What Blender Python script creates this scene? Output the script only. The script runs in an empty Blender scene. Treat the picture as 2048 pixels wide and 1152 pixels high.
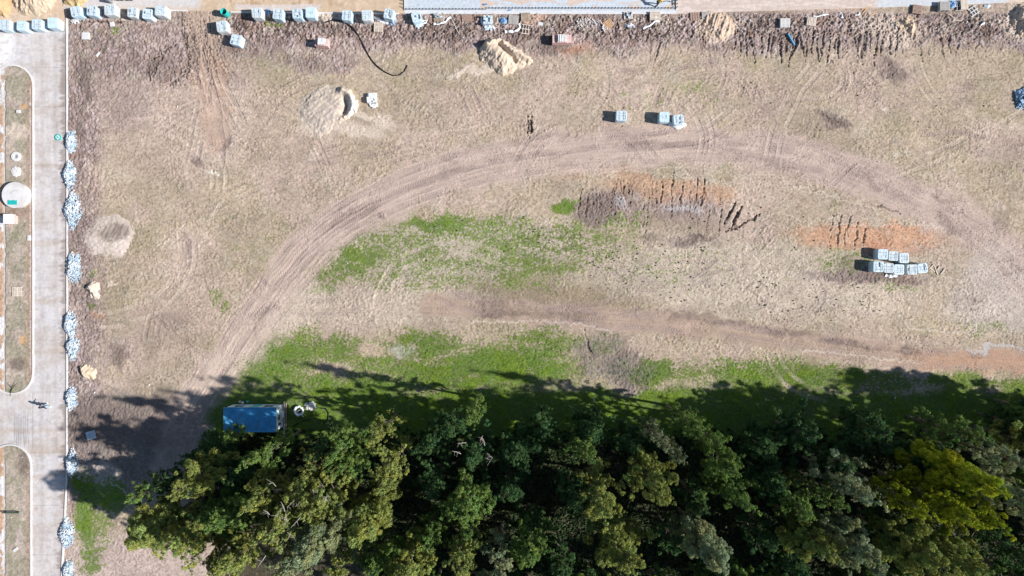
import bpy, math, random
import numpy as np
from mathutils import Vector, Matrix

# ------------------------------------------------------------------ camera, world, sun
S = 17.2            # plan units per metre (plan origin: top-left corner of the site plan)
CU, CV = 1024.0, 576.0
HC = 78.0           # flying height
scene = bpy.context.scene
COL = scene.collection
SUN_VEC = Vector((1.38, -0.24, 1.0)).normalized()      # towards the sun
SUN_EL = math.asin(SUN_VEC.z)
SUN_AZ = math.atan2(SUN_VEC.x, SUN_VEC.y)              # clockwise from +Y

cam_d = bpy.data.cameras.new("camera")
cam = bpy.data.objects.new("camera", cam_d)
COL.objects.link(cam)
cam.location = (0, 0, HC)
cam.rotation_euler = (0, 0, 0)
cam_d.sensor_width = 36.0
cam_d.lens = 18.0 / ((CU / S) / HC)
cam_d.clip_end = 6000
scene.camera = cam

world = bpy.data.worlds.new("World")
scene.world = world
world.use_nodes = True
wn = world.node_tree
wn.nodes.clear()
wo = wn.nodes.new("ShaderNodeOutputWorld")
wb = wn.nodes.new("ShaderNodeBackground")
ws = wn.nodes.new("ShaderNodeTexSky")
ws.sky_type = 'NISHITA'
ws.sun_disc = False
ws.sun_elevation = SUN_EL
ws.sun_rotation = SUN_AZ
ws.air_density = 1.0
ws.dust_density = 0.3
wb.inputs[1].default_value = 0.07
wn.links.new(ws.outputs[0], wb.inputs[0])
wn.links.new(wb.outputs[0], wo.inputs[0])

sd = bpy.data.lights.new("sun", 'SUN')
sd.energy = 5.0
sd.angle = math.radians(1.0)
sd.color = (1.0, 0.955, 0.91)
sun = bpy.data.objects.new("sun", sd)
COL.objects.link(sun)
sun.rotation_euler = SUN_VEC.to_track_quat('Z', 'Y').to_euler()

vs = scene.view_settings
vs.view_transform = 'Standard'
vs.look = 'None'
vs.gamma = 1.0
vs.use_curve_mapping = False
vs.exposure = 0.50
scene.cycles.max_bounces = 5
scene.cycles.diffuse_bounces = 2
scene.cycles.transparent_max_bounces = 8

RND = random.Random(7)
rng = np.random.default_rng(11)

def PX(u, v, z=0.0):
    return ((u - CU) / S, (CV - v) / S, z)

def ground_uv(u, v, h):
    """plan position under something seen at (u, v) whose seen point is h metres up"""
    k = (HC - h) / HC
    return CU + (u - CU) * k, CV + (v - CV) * k

# ------------------------------------------------------------------ noise
_T = rng.random((8, 256, 256)).astype(np.float32)
def vn(x, y, seed=0):
    t = _T[seed % 8]
    x = x + 37.13 * seed; y = y + 91.7 * seed
    xi = np.floor(x).astype(np.int32); yi = np.floor(y).astype(np.int32)
    fx = (x - xi).astype(np.float32); fy = (y - yi).astype(np.float32)
    fx = fx * fx * (3 - 2 * fx); fy = fy * fy * (3 - 2 * fy)
    x0 = xi & 255; x1 = (xi + 1) & 255; y0 = yi & 255; y1 = (yi + 1) & 255
    a = t[y0, x0]; b = t[y0, x1]; c = t[y1, x0]; d = t[y1, x1]
    return (a + (b - a) * fx) * (1 - fy) + (c + (d - c) * fx) * fy
def fbm(x, y, seed=0, o=4, g=0.5):
    s = 0; a = 1.0; n = 0
    for k in range(o):
        c, q = math.cos(.6 * k), math.sin(.6 * k)
        s = s + a * vn((x * c - y * q) * 2 ** k, (x * q + y * c) * 2 ** k, seed + k)
        n += a; a *= g
    return s / n
def ss(x, a, b):
    t = np.clip((x - a) / (b - a), 0, 1)
    return t * t * (3 - 2 * t)
def ell(U, V, cx, cy, rx, ry, rot=0.0, soft=.35):
    c, s = math.cos(math.radians(rot)), math.sin(math.radians(rot))
    x = (U - cx) * c + (V - cy) * s
    y = -(U - cx) * s + (V - cy) * c
    d = np.sqrt((x / rx) ** 2 + (y / ry) ** 2)
    return 1 - ss(d, 1 - soft, 1 + soft)
def box(U, V, u0, u1, v0, v1, soft=10):
    return ss(U, u0 - soft, u0 + soft) * (1 - ss(U, u1 - soft, u1 + soft)) * ss(V, v0 - soft, v0 + soft) * (1 - ss(V, v1 - soft, v1 + soft))
def mix(C, col, m):
    m = m[..., None] if np.ndim(m) == C.ndim - 1 else m
    return C * (1 - m) + np.asarray(col, np.float32) * m
def smooth_line(p, step=10.0):
    p = [np.array(q, float) for q in p]
    q = [2 * p[0] - p[1]] + p + [2 * p[-1] - p[-2]]
    out = []
    for i in range(1, len(q) - 2):
        n = max(1, int(np.linalg.norm(q[i + 1] - q[i]) / step))
        for k in range(n):
            t = k / n
            out.append(.5 * ((2 * q[i]) + (-q[i - 1] + q[i + 1]) * t + (2 * q[i - 1] - 5 * q[i] + 4 * q[i + 1] - q[i + 2]) * t * t + (-q[i - 1] + 3 * q[i] - 3 * q[i + 1] + q[i + 2]) * t ** 3))
    out.append(p[-1])
    return out

# ------------------------------------------------------------------ materials
MATS = {}
def mat(name, col, rough=.8, var=.12, scale=3.0, bump=0.0, metal=0.0, attr=None, spec=.3, var2=None, bscale=None, trans=0.0):
    if name in MATS: return MATS[name]
    m = bpy.data.materials.new(name); m.use_nodes = True
    nt = m.node_tree; N = nt.nodes; L = nt.links
    b = N['Principled BSDF']
    b.inputs['Roughness'].default_value = rough
    b.inputs['Metallic'].default_value = metal
    b.inputs['Specular IOR Level'].default_value = spec
    tc = N.new('ShaderNodeTexCoord')
    nz = N.new('ShaderNodeTexNoise'); nz.inputs['Scale'].default_value = scale; nz.inputs['Detail'].default_value = 6
    L.new(tc.outputs['Object'], nz.inputs['Vector'])
    mr = N.new('ShaderNodeMapRange')
    mr.inputs['From Min'].default_value = .3; mr.inputs['From Max'].default_value = .7
    mr.inputs['To Min'].default_value = 1 - var; mr.inputs['To Max'].default_value = 1 + var
    L.new(nz.outputs['Fac'], mr.inputs['Value'])
    mx = N.new('ShaderNodeMix'); mx.data_type = 'RGBA'; mx.blend_type = 'MULTIPLY'; mx.inputs['Factor'].default_value = 1
    if attr:
        at = N.new('ShaderNodeAttribute'); at.attribute_name = attr
        L.new(at.outputs['Color'], mx.inputs['A'])
    elif var2 is not None:
        n2 = N.new('ShaderNodeTexNoise'); n2.inputs['Scale'].default_value = scale * .37; n2.inputs['Detail'].default_value = 3
        L.new(tc.outputs['Object'], n2.inputs['Vector'])
        m2 = N.new('ShaderNodeMix'); m2.data_type = 'RGBA'
        m2.inputs['A'].default_value = (*col, 1); m2.inputs['B'].default_value = (*var2, 1)
        r2 = N.new('ShaderNodeMapRange'); r2.inputs['From Min'].default_value = .42; r2.inputs['From Max'].default_value = .6
        L.new(n2.outputs['Fac'], r2.inputs['Value']); L.new(r2.outputs[0], m2.inputs['Factor'])
        L.new(m2.outputs['Result'], mx.inputs['A'])
    else:
        mx.inputs['A'].default_value = (*col, 1)
    L.new(mr.outputs[0], mx.inputs['B'])
    L.new(mx.outputs['Result'], b.inputs['Base Color'])
    if bump:
        nb = N.new('ShaderNodeTexNoise'); nb.inputs['Scale'].default_value = bscale or scale * 3; nb.inputs['Detail'].default_value = 4
        L.new(tc.outputs['Object'], nb.inputs['Vector'])
        bp = N.new('ShaderNodeBump'); bp.inputs['Strength'].default_value = 1; bp.inputs['Distance'].default_value = bump
        L.new(nb.outputs['Fac'], bp.inputs['Height']); L.new(bp.outputs[0], b.inputs['Normal'])
    if trans:
        tb = N.new('ShaderNodeBsdfTranslucent'); ad = N.new('ShaderNodeMixShader'); ad.inputs[0].default_value = trans
        L.new(mx.outputs['Result'], tb.inputs['Color'])
        L.new(b.outputs[0], ad.inputs[1]); L.new(tb.outputs[0], ad.inputs[2])
        L.new(ad.outputs[0], N['Material Output'].inputs['Surface'])
    MATS[name] = m
    return m

SOIL = mat('soil', (1, 1, 1), .95, .10, 5.0, .02, attr='albedo', spec=.1, bscale=14)
PAVE = mat('pavement', (1, 1, 1), .9, .06, 3.0, .003, attr='albedo', spec=.2, bscale=20)
SANDM = mat('sand', (1, 1, 1), .95, .08, 4.0, .02, attr='albedo', spec=.1, bscale=10)

# ------------------------------------------------------------------ mesh helpers
def tag(o, label=None, cat=None, group=None, kind=None):
    if label: o['label'] = label
    if cat: o['category'] = cat
    if group: o['group'] = group
    if kind: o['kind'] = kind
    return o
def obj_from(name, verts, faces, m, parent=None, smooth=False):
    me = bpy.data.meshes.new(name)
    me.from_pydata([tuple(v) for v in verts], [], [tuple(f) for f in faces])
    if m: me.materials.append(m)
    if smooth: me.polygons.foreach_set('use_smooth', [True] * len(me.polygons))
    me.update()
    o = bpy.data.objects.new(name, me); COL.objects.link(o)
    if parent: o.parent = parent
    return o
def empty(name, loc, rz=0.0):
    o = bpy.data.objects.new(name, None); COL.objects.link(o)
    o.location = loc; o.rotation_euler = (0, 0, rz); o.empty_display_size = .3
    return o
def fast_mesh(name, V, F, m, cols=None, smooth=True, parent=None):
    """V (n,3) float, F (k,c) int, constant corner count"""
    me = bpy.data.meshes.new(name)
    n = len(V); k, c = F.shape
    me.vertices.add(n); me.vertices.foreach_set('co', np.ascontiguousarray(V, np.float32).ravel())
    me.loops.add(k * c); me.loops.foreach_set('vertex_index', np.ascontiguousarray(F, np.int32).ravel())
    me.polygons.add(k)
    me.polygons.foreach_set('loop_start', np.arange(0, k * c, c, dtype=np.int32))
    me.polygons.foreach_set('loop_total', np.full(k, c, np.int32))
    if cols is not None:
        a = me.attributes.new('albedo', 'FLOAT_COLOR', 'POINT')
        cc = np.ones((n, 4), np.float32); cc[:, :3] = cols
        a.data.foreach_set('color', cc.ravel())
    me.update(calc_edges=True)
    if smooth: me.polygons.foreach_set('use_smooth', np.ones(k, bool))
    me.materials.append(m)
    o = bpy.data.objects.new(name, me); COL.objects.link(o)
    if parent: o.parent = parent
    return o
class MB:
    def __init__(s): s.v = []; s.f = []
    def box(s, c, d, rz=0.0, jit=0.0, rx=0.0, ry=0.0):
        M = Matrix.Rotation(rz, 3, 'Z') @ Matrix.Rotation(ry, 3, 'Y') @ Matrix.Rotation(rx, 3, 'X')
        n = len(s.v); hx, hy, hz = d[0] / 2, d[1] / 2, d[2] / 2
        for z in (-hz, hz):
            for x, y in ((-hx, -hy), (hx, -hy), (hx, hy), (-hx, hy)):
                p = M @ Vector((x, y, z)) + Vector(c)
                if jit: p += Vector((RND.uniform(-jit, jit), RND.uniform(-jit, jit), RND.uniform(-jit, jit)))
                s.v.append(p)
        for f in ((0, 3, 2, 1), (4, 5, 6, 7), (0, 1, 5, 4), (1, 2, 6, 5), (2, 3, 7, 6), (3, 0, 4, 7)):
            s.f.append([n + i for i in f])
        return s
    def tube(s, pts, r, n=8, cap=True, flat=1.0):
        pts = [Vector(p) for p in pts]
        rr = r if isinstance(r, (list, tuple)) else [r] * len(pts)
        b = len(s.v)
        for i, p in enumerate(pts):
            d = (pts[min(i + 1, len(pts) - 1)] - pts[max(i - 1, 0)]).normalized()
            a = Vector((0, 0, 1)) if abs(d.z) < .9 else Vector((1, 0, 0))
            x = d.cross(a).normalized(); y = x.cross(d).normalized()
            for k in range(n):
                t = 2 * math.pi * k / n
                s.v.append(p + rr[i] * (math.cos(t) * x + math.sin(t) * y * flat))
        for i in range(len(pts) - 1):
            for k in range(n):
                s.f.append([b + i * n + k, b + i * n + (k + 1) % n, b + (i + 1) * n + (k + 1) % n, b + (i + 1) * n + k])
        if cap:
            s.f.append([b + k for k in range(n)][::-1]); s.f.append([b + (len(pts) - 1) * n + k for k in range(n)])
        return s
    def lathe(s, prof, n=32, c=(0, 0, 0)):
        b = len(s.v)
        for r, z in prof:
            for k in range(n):
                t = 2 * math.pi * k / n
                s.v.append(Vector((c[0] + r * math.cos(t), c[1] + r * math.sin(t), c[2] + z)))
        for i in range(len(prof) - 1):
            for k in range(n):
                s.f.append([b + i * n + k, b + i * n + (k + 1) % n, b + (i + 1) * n + (k + 1) % n, b + (i + 1) * n + k])
        s.f.append([b + k for k in range(n)][::-1]); s.f.append([b + (len(prof) - 1) * n + k for k in range(n)])
        return s
    def ribbon(s, pts, w, t=.015):
        """crumpled strip of sheeting lying on the ground"""
        pts = [Vector(p) for p in pts]; b = len(s.v)
        for i, p in enumerate(pts):
            d = (pts[min(i + 1, len(pts) - 1)] - pts[max(i - 1, 0)]); d.z = 0; d.normalize()
            x = Vector((-d.y, d.x, 0)); ww = w * RND.uniform(.6, 1.2)
            zz = RND.uniform(.0, .12)
            s.v += [p + x * ww / 2 + Vector((0, 0, .01)), p + x * ww * .1 + Vector((0, 0, .05 + zz)), p - x * ww / 2 + Vector((0, 0, .01)), p + Vector((0, 0, -.02))]
        for i in range(len(pts) - 1):
            for k in range(4):
                s.f.append([b + i * 4 + k, b + i * 4 + (k + 1) % 4, b + (i + 1) * 4 + (k + 1) % 4, b + (i + 1) * 4 + k])
        s.f.append([b, b + 1, b + 2, b + 3]); e = b + (len(pts) - 1) * 4; s.f.append([e + 3, e + 2, e + 1, e])
        return s
    def rock(s, c, r, sq=.75):
        b = len(s.v)
        rz = RND.uniform(0, 6.28); M = Matrix.Rotation(rz, 3, 'Z') @ Matrix.Rotation(RND.uniform(-.6, .6), 3, 'X')
        for x, y, z in ((1, 0, 0), (-1, 0, 0), (0, 1, 0), (0, -1, 0), (0, 0, 1), (0, 0, -1), (.7, .7, .5), (-.7, .7, .45), (.7, -.7, .5), (-.7, -.7, .4)):
            k = RND.uniform(.7, 1.25)
            s.v.append(M @ Vector((x * r * k, y * r * k * .8, z * r * sq * k)) + Vector(c))
        for f in ((4, 6, 7), (4, 7, 9), (4, 9, 8), (4, 8, 6), (0, 6, 8), (1, 9, 7), (2, 7, 6), (3, 8, 9), (5, 2, 0), (5, 1, 2), (5, 3, 1), (5, 0, 3), (0, 2, 6), (1, 7, 2), (3, 0, 8), (1, 3, 9)):
            s.f.append([b + i for i in f])
        return s
    def build(s, name, m, parent=None, smooth=False):
        return obj_from(name, s.v, s.f, m, parent, smooth)

# ------------------------------------------------------------------ the ground
TAN = (.385, .31, .232); PINK = (.435, .335, .285); PALE = (.55, .46, .38); OLIVE = (.29, .255, .16)
MUD = (.305, .235, .215); WET_SHADE = (.105, .078, .068); CLAY = (.46, .27, .175); GREEN = (.080, .160, .012)
GREY = (.30, .28, .27); ORANGE = (.48, .31, .16); FLOOR = (.045, .042, .025)

TRACKS = [  # (points, half spacing, wheel half width, colour, strength)
    ([(2080, 600), (1985, 500), (1880, 425), (1740, 360), (1600, 318), (1450, 285), (1330, 278), (1200, 292)], 14, 6, MUD, .8),
    ([(2080, 560), (1960, 462), (1850, 400), (1720, 338), (1590, 296), (1440, 268)], 15, 6, MUD, .55),
    ([(1500, 300), (1380, 300), (1240, 310), (1100, 322), (960, 345), (830, 385), (700, 440), (620, 500)], 16, 6, MUD, .45),
    ([(1300, 270), (1150, 280), (1000, 305), (880, 335), (760, 385), (640, 455), (560, 540), (480, 660), (400, 790), (350, 930)], 16, 7, MUD, .55),
    ([(760, 420), (660, 490), (590, 570), (520, 660), (450, 760), (380, 860)], 14, 6, MUD, .45),
    ([(700, 400), (600, 480), (520, 580), (450, 690), (400, 780)], 15, 6, PINK, .5),
    ([(815, 225), (850, 185), (895, 168), (925, 180), (950, 230)], 13, 4, MUD, .6),
    ([(1500, 160), (1480, 215), (1420, 262), (1350, 280)], 12, 4, MUD, .4),
    ([(880, 600), (1000, 618), (1150, 632), (1350, 648), (1550, 676), (1720, 700), (1850, 716), (2080, 722)], 12, 8, MUD, .75),
    ([(1320, 625), (1450, 632), (1600, 655), (1800, 690), (2080, 705)], 10, 6, MUD, .5),
    ([(270, 590), (330, 640), (390, 690), (440, 720)], 10, 4, MUD, .4),
    ([(300, 700), (310, 640), (340, 590), (400, 560)], 11, 4, MUD, .4),
    ([(1470, 590), (1500, 560), (1560, 545), (1620, 560), (1640, 600), (1600, 640), (1540, 640)], 8, 3, MUD, .5),
    ([(1545, 700), (1560, 740), (1600, 775), (1680, 800)], 11, 4, PALE, .6),
    ([(600, 330), (480, 380), (380, 420), (280, 440)], 12, 4, MUD, .3),
    ([(2048, 200), (1900, 190), (1750, 200), (1600, 185), (1450, 200), (1300, 180)], 12, 5, MUD, .35),
    ([(2048, 300), (1900, 270), (1780, 210), (1700, 140)], 12, 5, MUD, .35),
    ([(1000, 170), (1150, 150), (1300, 150), (1500, 130)], 12, 5, MUD, .3),
    ([(430, 290), (560, 330), (700, 330), (850, 290), (1000, 260)], 12, 5, MUD, .3),
    ([(400, 30), (395, 100), (410, 170), (430, 260), (430, 350)], 13, 5, MUD, .6),
    ([(420, 30), (418, 100), (440, 180), (500, 270), (560, 300)], 12, 5, MUD, .4),
    ([(372, 30), (380, 90), (405, 160), (400, 240), (380, 330)], 11, 4, MUD, .5),
    ([(1740, 420), (1800, 500), (1900, 560), (2048, 590)], 10, 4, MUD, .3),
    ([(150, 610), (300, 600), (420, 620)], 10, 4, MUD, .3),
    ([(160, 520), (260, 508), (400, 520)], 9, 4, MUD, .35),
]
rt_ = random.Random(77)
for k in range(34):
    a_ = rt_.uniform(-.5, .5) if k % 3 else rt_.uniform(0, 3.1); c0 = (rt_.uniform(250, 2000), rt_.uniform(120, 330) if k % 4 else rt_.uniform(480, 640)); L_ = rt_.uniform(70, 230); bend_ = rt_.uniform(-.9, .9)
    TRACKS.append(([(c0[0] + math.cos(a_ + bend_ * t) * L_ * t, c0[1] + math.sin(a_ + bend_ * t) * L_ * t * .8) for t in (-1, -.5, 0, .5, 1)], rt_.uniform(9, 15), rt_.uniform(3, 5.5), MUD if k % 3 else PALE, rt_.uniform(.35, .6)))
CRACKS = [
    ([(1300, 338), (1370, 335), (1440, 345), (1500, 360), (1560, 372), (1620, 380), (1700, 405), (1760, 420)], 1.3),
    ([(1430, 330), (1480, 350), (1540, 350), (1610, 385), (1680, 390)], 1.1),
    ([(930, 643), (1000, 645), (1080, 643), (1180, 652), (1230, 668)], 2.0),
    ([(1590, 700), (1680, 708), (1760, 718), (1830, 724), (1860, 730)], 2.2),
    ([(1790, 655), (1840, 660), (1900, 665), (1960, 668)], 2.0),
    ([(1940, 590), (1980, 580), (2048, 600)], 1.6),
    ([(1480, 420), (1520, 440), (1560, 425), (1610, 450)], 1.1),
    ([(1180, 350), (1250, 342), (1330, 350), (1400, 360)], 1.0),
    ([(1660, 448), (1740, 452), (1830, 448), (1910, 462)], 1.4),
    ([(1820, 560), (1880, 556), (1950, 562)], 1.3),
    ([(215, 960), (250, 985), (262, 1010)], 1.6),
    ([(1370, 480), (1440, 500), (1500, 470), (1560, 440)], 1.0),
]
RUTS = [  # dark straight cuts (points, half width, depth)
    ([(1468, 410), (1452, 440)], 3.0, .28), ([(1482, 418), (1466, 448)], 3.0, .28),
    ([(1458, 462), (1490, 445), (1515, 432)], 2.2, .15),
    ([(1063, 238), (1060, 268)], 3.0, .2), ([(1057, 238), (1054, 268)], 2.2, .2),
    ([(1740, 408), (1780, 420), (1795, 424)], 1.6, .1),
    ([(160, 45), (240, 44), (247, 56)], 2.0, .22), ([(160, 45), (158, 56)], 2.0, .18),
    ([(1170, 665), (1178, 700), (1186, 715)], 1.8, .12),
]
rrr = random.Random(4)
for k in range(26):
    q_ = rrr.uniform(1180, 1440); v_ = rrr.uniform(362, 440); RUTS.append(([(q_ + 1, v_), (q_, v_ + rrr.uniform(12, 50))], rrr.uniform(.5, 1.0), .06))
for uu, v0, v1, w in ((1662, 432, 492, 1.6), (1678, 436, 490, 2.6), (1690, 450, 488, 1.4), (1697, 436, 470, 1.8), (1712, 450, 492, 2.4), (1728, 452, 492, 1.8),
                      (1232, 360, 398, 1.4), (1245, 366, 400, 1.8), (1262, 372, 402, 1.4), (1322, 366, 410, 1.8), (1345, 340, 430, 1.5), (1362, 372, 400, 2.0),
                      (1392, 360, 415, 1.4), (1406, 362, 412, 1.8), (1438, 400, 470, 1.2), (1294, 400, 470, 1.0), (1160, 380, 430, 1.6), (1173, 390, 430, 1.4)):
    RUTS.append(([(uu + 3, v0), (uu + rrr.uniform(-2, 2), (v0 + v1) / 2), (uu - 2, v1)], w * .75, .11))
rr_ = random.Random(5)
uu = 1300.0
while uu < 1960:
    strong = 1.0 if 1470 < uu < 1800 else .55
    v0 = rr_.uniform(62, 76); v1 = v0 + rr_.uniform(28, 56) * (1 if strong == 1 else .85)
    dx = rr_.uniform(-5, 5)
    RUTS.append(([(uu + dx, v0), (uu, (v0 + v1) / 2), (uu - dx + rr_.uniform(-3, 3), v1)], rr_.choice((.7, .9, 1.2, 1.6, 2.4)), rr_.uniform(.08, .2) * strong))
    uu += rr_.uniform(5, 16) if strong == 1 else rr_.uniform(10, 26)
for k in range(26):      # fans of ruts coming off the top road
    u0 = rr_.uniform(365, 440); s_ = (u0 - 402) / 38
    RUTS.append(([(u0 - 8, 30), (u0 - 2, 75), (u0 + 10 + 4 * s_, 120), (u0 + 16 + 26 * s_, 165)], rr_.uniform(.6, 1.3), .045))
for k in range(9):
    RUTS.append(([(352 - 4 * k, 86 + 3 * k), (326 - 4 * k, 112 + 2 * k), (308 - 1 * k, 150 + k)], 1.0, .08))
    RUTS.append(([(372 - 3 * k, 92 + 7 * k), (384 - 4 * k, 128 + 4 * k), (372 - 5 * k, 160 + 2 * k)], .9, .06))

GREENS = [  # cu, cv, ru, rv, rot, strength
    (880, 447, 70, 20, 0, .85), (1000, 470, 130, 40, 5, .62), (1130, 417, 26, 16, 0, .9), (690, 525, 100, 40, -12, .72), (880, 545, 170, 40, 0, .55),
    (1040, 520, 140, 60, 0, .62), (640, 580, 30, 12, 0, .8), (1240, 445, 60, 16, 0, .55), (1170, 490, 110, 50, 0, .5), (800, 500, 130, 55, 0, .58),
    (560, 725, 95, 52, -22, .95), (660, 700, 90, 30, -8, .75), (850, 690, 95, 32, 0, .85), (780, 735, 90, 26, 0, .8), (1010, 735, 150, 48, 0, 1.0), (1090, 690, 80, 36, 0, .7),
    (900, 750, 140, 36, 0, .95), (700, 775, 170, 26, 0, .95), (1210, 690, 40, 18, 0, .5), (1300, 745, 55, 24, 0, .95), (1400, 745, 60, 26, 0, .6), (1530, 750, 140, 34, 0, .9), (1660, 760, 110, 28, 0, .95),
    (1770, 770, 110, 24, 0, .7), (1920, 765, 80, 20, 0, .85), (2050, 775, 70, 26, 0, .7), (1350, 380, 180, 60, 0, .0),
    (1690, 520, 60, 26, 0, .45), (1790, 575, 60, 12, 0, .45), (1960, 655, 60, 20, 0, .35), (1590, 520, 60, 30, 0, .18), (1450, 530, 200, 60, 0, .16), (1300, 540, 120, 50, 0, .28),
    (430, 600, 20, 26, -40, .5), (425, 540, 14, 10, 0, .25), (500, 500, 60, 60, 0, .16), (470, 440, 60, 40, 0, .14), (172, 1030, 26, 80, 0, .9), (205, 1060, 20, 60, 0, .55), (180, 1110, 22, 40, 0, .85), (175, 985, 30, 40, 0, .9),
    (225, 990, 36, 34, 0, .95), (160, 965, 16, 20, 0, .9), (190, 545, 14, 8, 0, .4), (182, 610, 14, 6, 0, .6), (450, 820, 60, 40, -35, .95), (240, 60, 10, 6, 0, .6), (200, 66, 30, 8, 0, .25),
    (550, 48, 16, 6, 0, .5), (1400, 175, 60, 14, 0, .3), (1330, 205, 160, 20, 0, .2), (1010, 640, 0.1, 0.1, 0, 0), (210, 90, 6, 12, 0, .5), (1500, 330, 60, 12, 8, .2),
]
def ground_fields(U, V):
    n1 = fbm(U / 60, V / 60, 0, 4); n2 = fbm(U / 22, V / 22, 3, 4); n3 = fbm(U / 7, V / 7, 5, 3)
    n4 = vn(U / 2.6, V / 2.6, 2); n5 = vn(U / 3.6 + 5, V / 2.9, 6)
    wu = U + (n2 - .5) * 34 + (n3 - .5) * 9; wv = V + (fbm(U / 22, V / 22, 11, 4) - .5) * 30 + (n4 - .5) * 5
    C = np.empty(U.shape + (3,), np.float32); C[:] = TAN
    H = (n1 - .5) * .10 + (n2 - .5) * .06
    fine = (.022 * (n4 - .5) + .02 * (n5 - .5) + .022 * (n3 - .5) + .02 * (vn(U / 1.9, V / 1.9, 5) - .5)) * (.25 + 1.25 * ss(fbm(U / 34, V / 26, 37, 3), .40, .66))
    # broad tint of the field
    C = mix(C, OLIVE, ss(n1, .5, .72) * .42)
    C = mix(C, PINK, ss(fbm(U / 90, V / 70, 7, 3), .45, .7) * .7)
    C = mix(C, (.42, .36, .29), ss(n2, .55, .75) * .5)
    C = mix(C, PINK, .55 * ell(wu, wv, 360, 230, 190, 120) + .0)
    C = mix(C, PALE, .35 * ell(wu, wv, 440, 240, 60, 90))
    # pale weathered soil right of the grass
    C = mix(C, (.47, .40, .33), .7 * ell(wu, wv, 1500, 560, 330, 75, 4))
    C = mix(C, (.47, .40, .33), .6 * ell(wu, wv, 760, 610, 260, 45, -3))
    C = mix(C, (.45, .40, .33), .6 * ell(wu, wv, 900, 500, 260, 60, -3))
    C = mix(C, (.47, .42, .38), .6 * ell(wu, wv, 1990, 600, 90, 70))
    C = mix(C, (.24, .19, .125), .6 * ell(wu, wv, 1110, 595, 180, 24, 5))
    # haul road: pale, swept
    hr = np.zeros_like(U)
    H_, C_ = H, C
    # ---- churned mud
    edge = 99 + 26 * (n1 - .5) * 2 + 16 * (n2 - .5) * 2
    top = (1 - ss(V, edge - 12, edge + 12)) * ss(V, 20, 32) * ss(U, 132, 140)
    top = np.maximum(top, box(wu, wv, 130, 380, 20, 165, 26))
    left = ss(U, 130, 138) * (1 - ss(wu, 182, 222)) * ss(V, 60, 100) * (1 - ss(V, 1000, 1060))
    left = np.maximum(left, .7 * box(wu, wv, 130, 420, 800, 960, 22))
    left = np.maximum(left, ell(wu, wv, 235, 200, 70, 60) * .5)
    churn = np.maximum(top, left)
    churn = np.maximum(churn, ell(wu, wv, 640, 120, 80, 26) * .9)
    gap = ell(wu, V, 405, 60, 36, 90, 0, .25)
    churn = churn * (1 - gap * .85)
    for e in ((1225, 415, 72, 34, 0, .9), (1370, 410, 80, 28, 0, .7), (1380, 480, 60, 12, 0, .5), (1740, 555, 110, 16, 2, .9), (1210, 710, 60, 44, 10, .55), (1265, 755, 45, 34, 0, .8), (1240, 720, 40, 20, -20, .75),
              (1780, 140, 34, 20, 40, .7), (1670, 242, 34, 14, 12, .7), (450, 290, 20, 10, -40, .6), (400, 320, 14, 12, 30, .5), (240, 700, 30, 26, 0, .5), (1930, 600, 40, 12, 0, .4), (380, 500, 12, 30, 0, .35),
              (470, 160, 30, 14, 0, .3), (765, 433, 7, 5, 0, .8), (340, 130, 40, 34, 0, .8), (1750, 330, 14, 6, 30, .4), (220, 880, 100, 70, 0, .5)):
        churn = np.maximum(churn, ell(wu, wv, *e[:5]) * e[5])
    cl = 1 - np.abs(2 * fbm(U / 4.4, V / 4.8, 4, 3, .65) - 1) * 2.4
    cl2 = vn(U / 2.5, V / 2.7, 7)
    damp_pits = ss(fbm(U / 4.2, V / 4.8, 21, 3, .7) + .34 * (fbm(U / 28, V / 28, 13, 2) - .5), .51, .565)  # random dark specks: moist soil plus painted shade of small pits
    darkband = np.maximum(box(wu, wv, 430, 1330, 34, 80, 10), box(wu, wv, 1330, 2048, 30, 76, 10) * .9)
    C = mix(C, np.array(MUD) * 1.0, churn * .92)
    C = mix(C, (.40, .33, .325), churn * ss(n3, .48, .66) * .6)
    C = mix(C, (.36, .31, .25), churn * ss(n2, .58, .72) * .55)
    C = mix(C, WET_SHADE, churn * damp_pits * (.42 + .5 * darkband))
    C = mix(C, (.25, .165, .125), ss(churn, .3, .9) * ss(fbm(U / 16, V / 16, 31, 3), .58, .72) * .45)
    H = H + churn * (.75 + .5 * darkband) * (cl * .09 + (cl2 - .5) * .16 + (n3 - .5) * .14)
    # grey soil bottom left, darkened to carry some of the tree shade
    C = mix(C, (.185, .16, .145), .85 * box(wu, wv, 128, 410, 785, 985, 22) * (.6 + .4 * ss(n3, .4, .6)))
    C = mix(C, (.45, .36, .32), .9 * ell(wu, wv, 250, 1130, 190, 60) )
    C = mix(C, (.46, .40, .36), .8 * ell(wu, wv, 200, 950, 40, 30))
    # grass
    G = np.zeros_like(U)
    for e in GREENS:
        if e[5] > 0: G = np.maximum(G, ell(wu, wv, *e[:5], soft=.6) * e[5])
    G = G * np.clip(.62 + .75 * fbm(U / 40, V / 16, 57, 3), 0, 1.06)
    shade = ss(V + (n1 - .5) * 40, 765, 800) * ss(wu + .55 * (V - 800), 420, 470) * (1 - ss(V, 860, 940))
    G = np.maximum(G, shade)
    thr = .765 - .50 * G
    nn = .30 * fbm(U / 18, V / 10, 9, 3) + .20 * n3 + .26 * n4 + .24 * vn(U / 2.0, V / 2.0, 6)
    gm = ss(nn, thr - .15, thr + .19)
    nw = .26 * fbm(U / 20, V / 10, 9, 3) + .12 * n3 + .30 * n4 + .32 * vn(U / 2.1, V / 2.1, 6)
    gw = ss(nw, thr - .07, thr + .05)
    kw = ss(G, .72, .95); gm = (gw * (1 - kw) + gm * kw) * ss(G, .02, .22)
    C = mix(C, np.array(GREEN) * 1.0, gm * .9)
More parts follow.
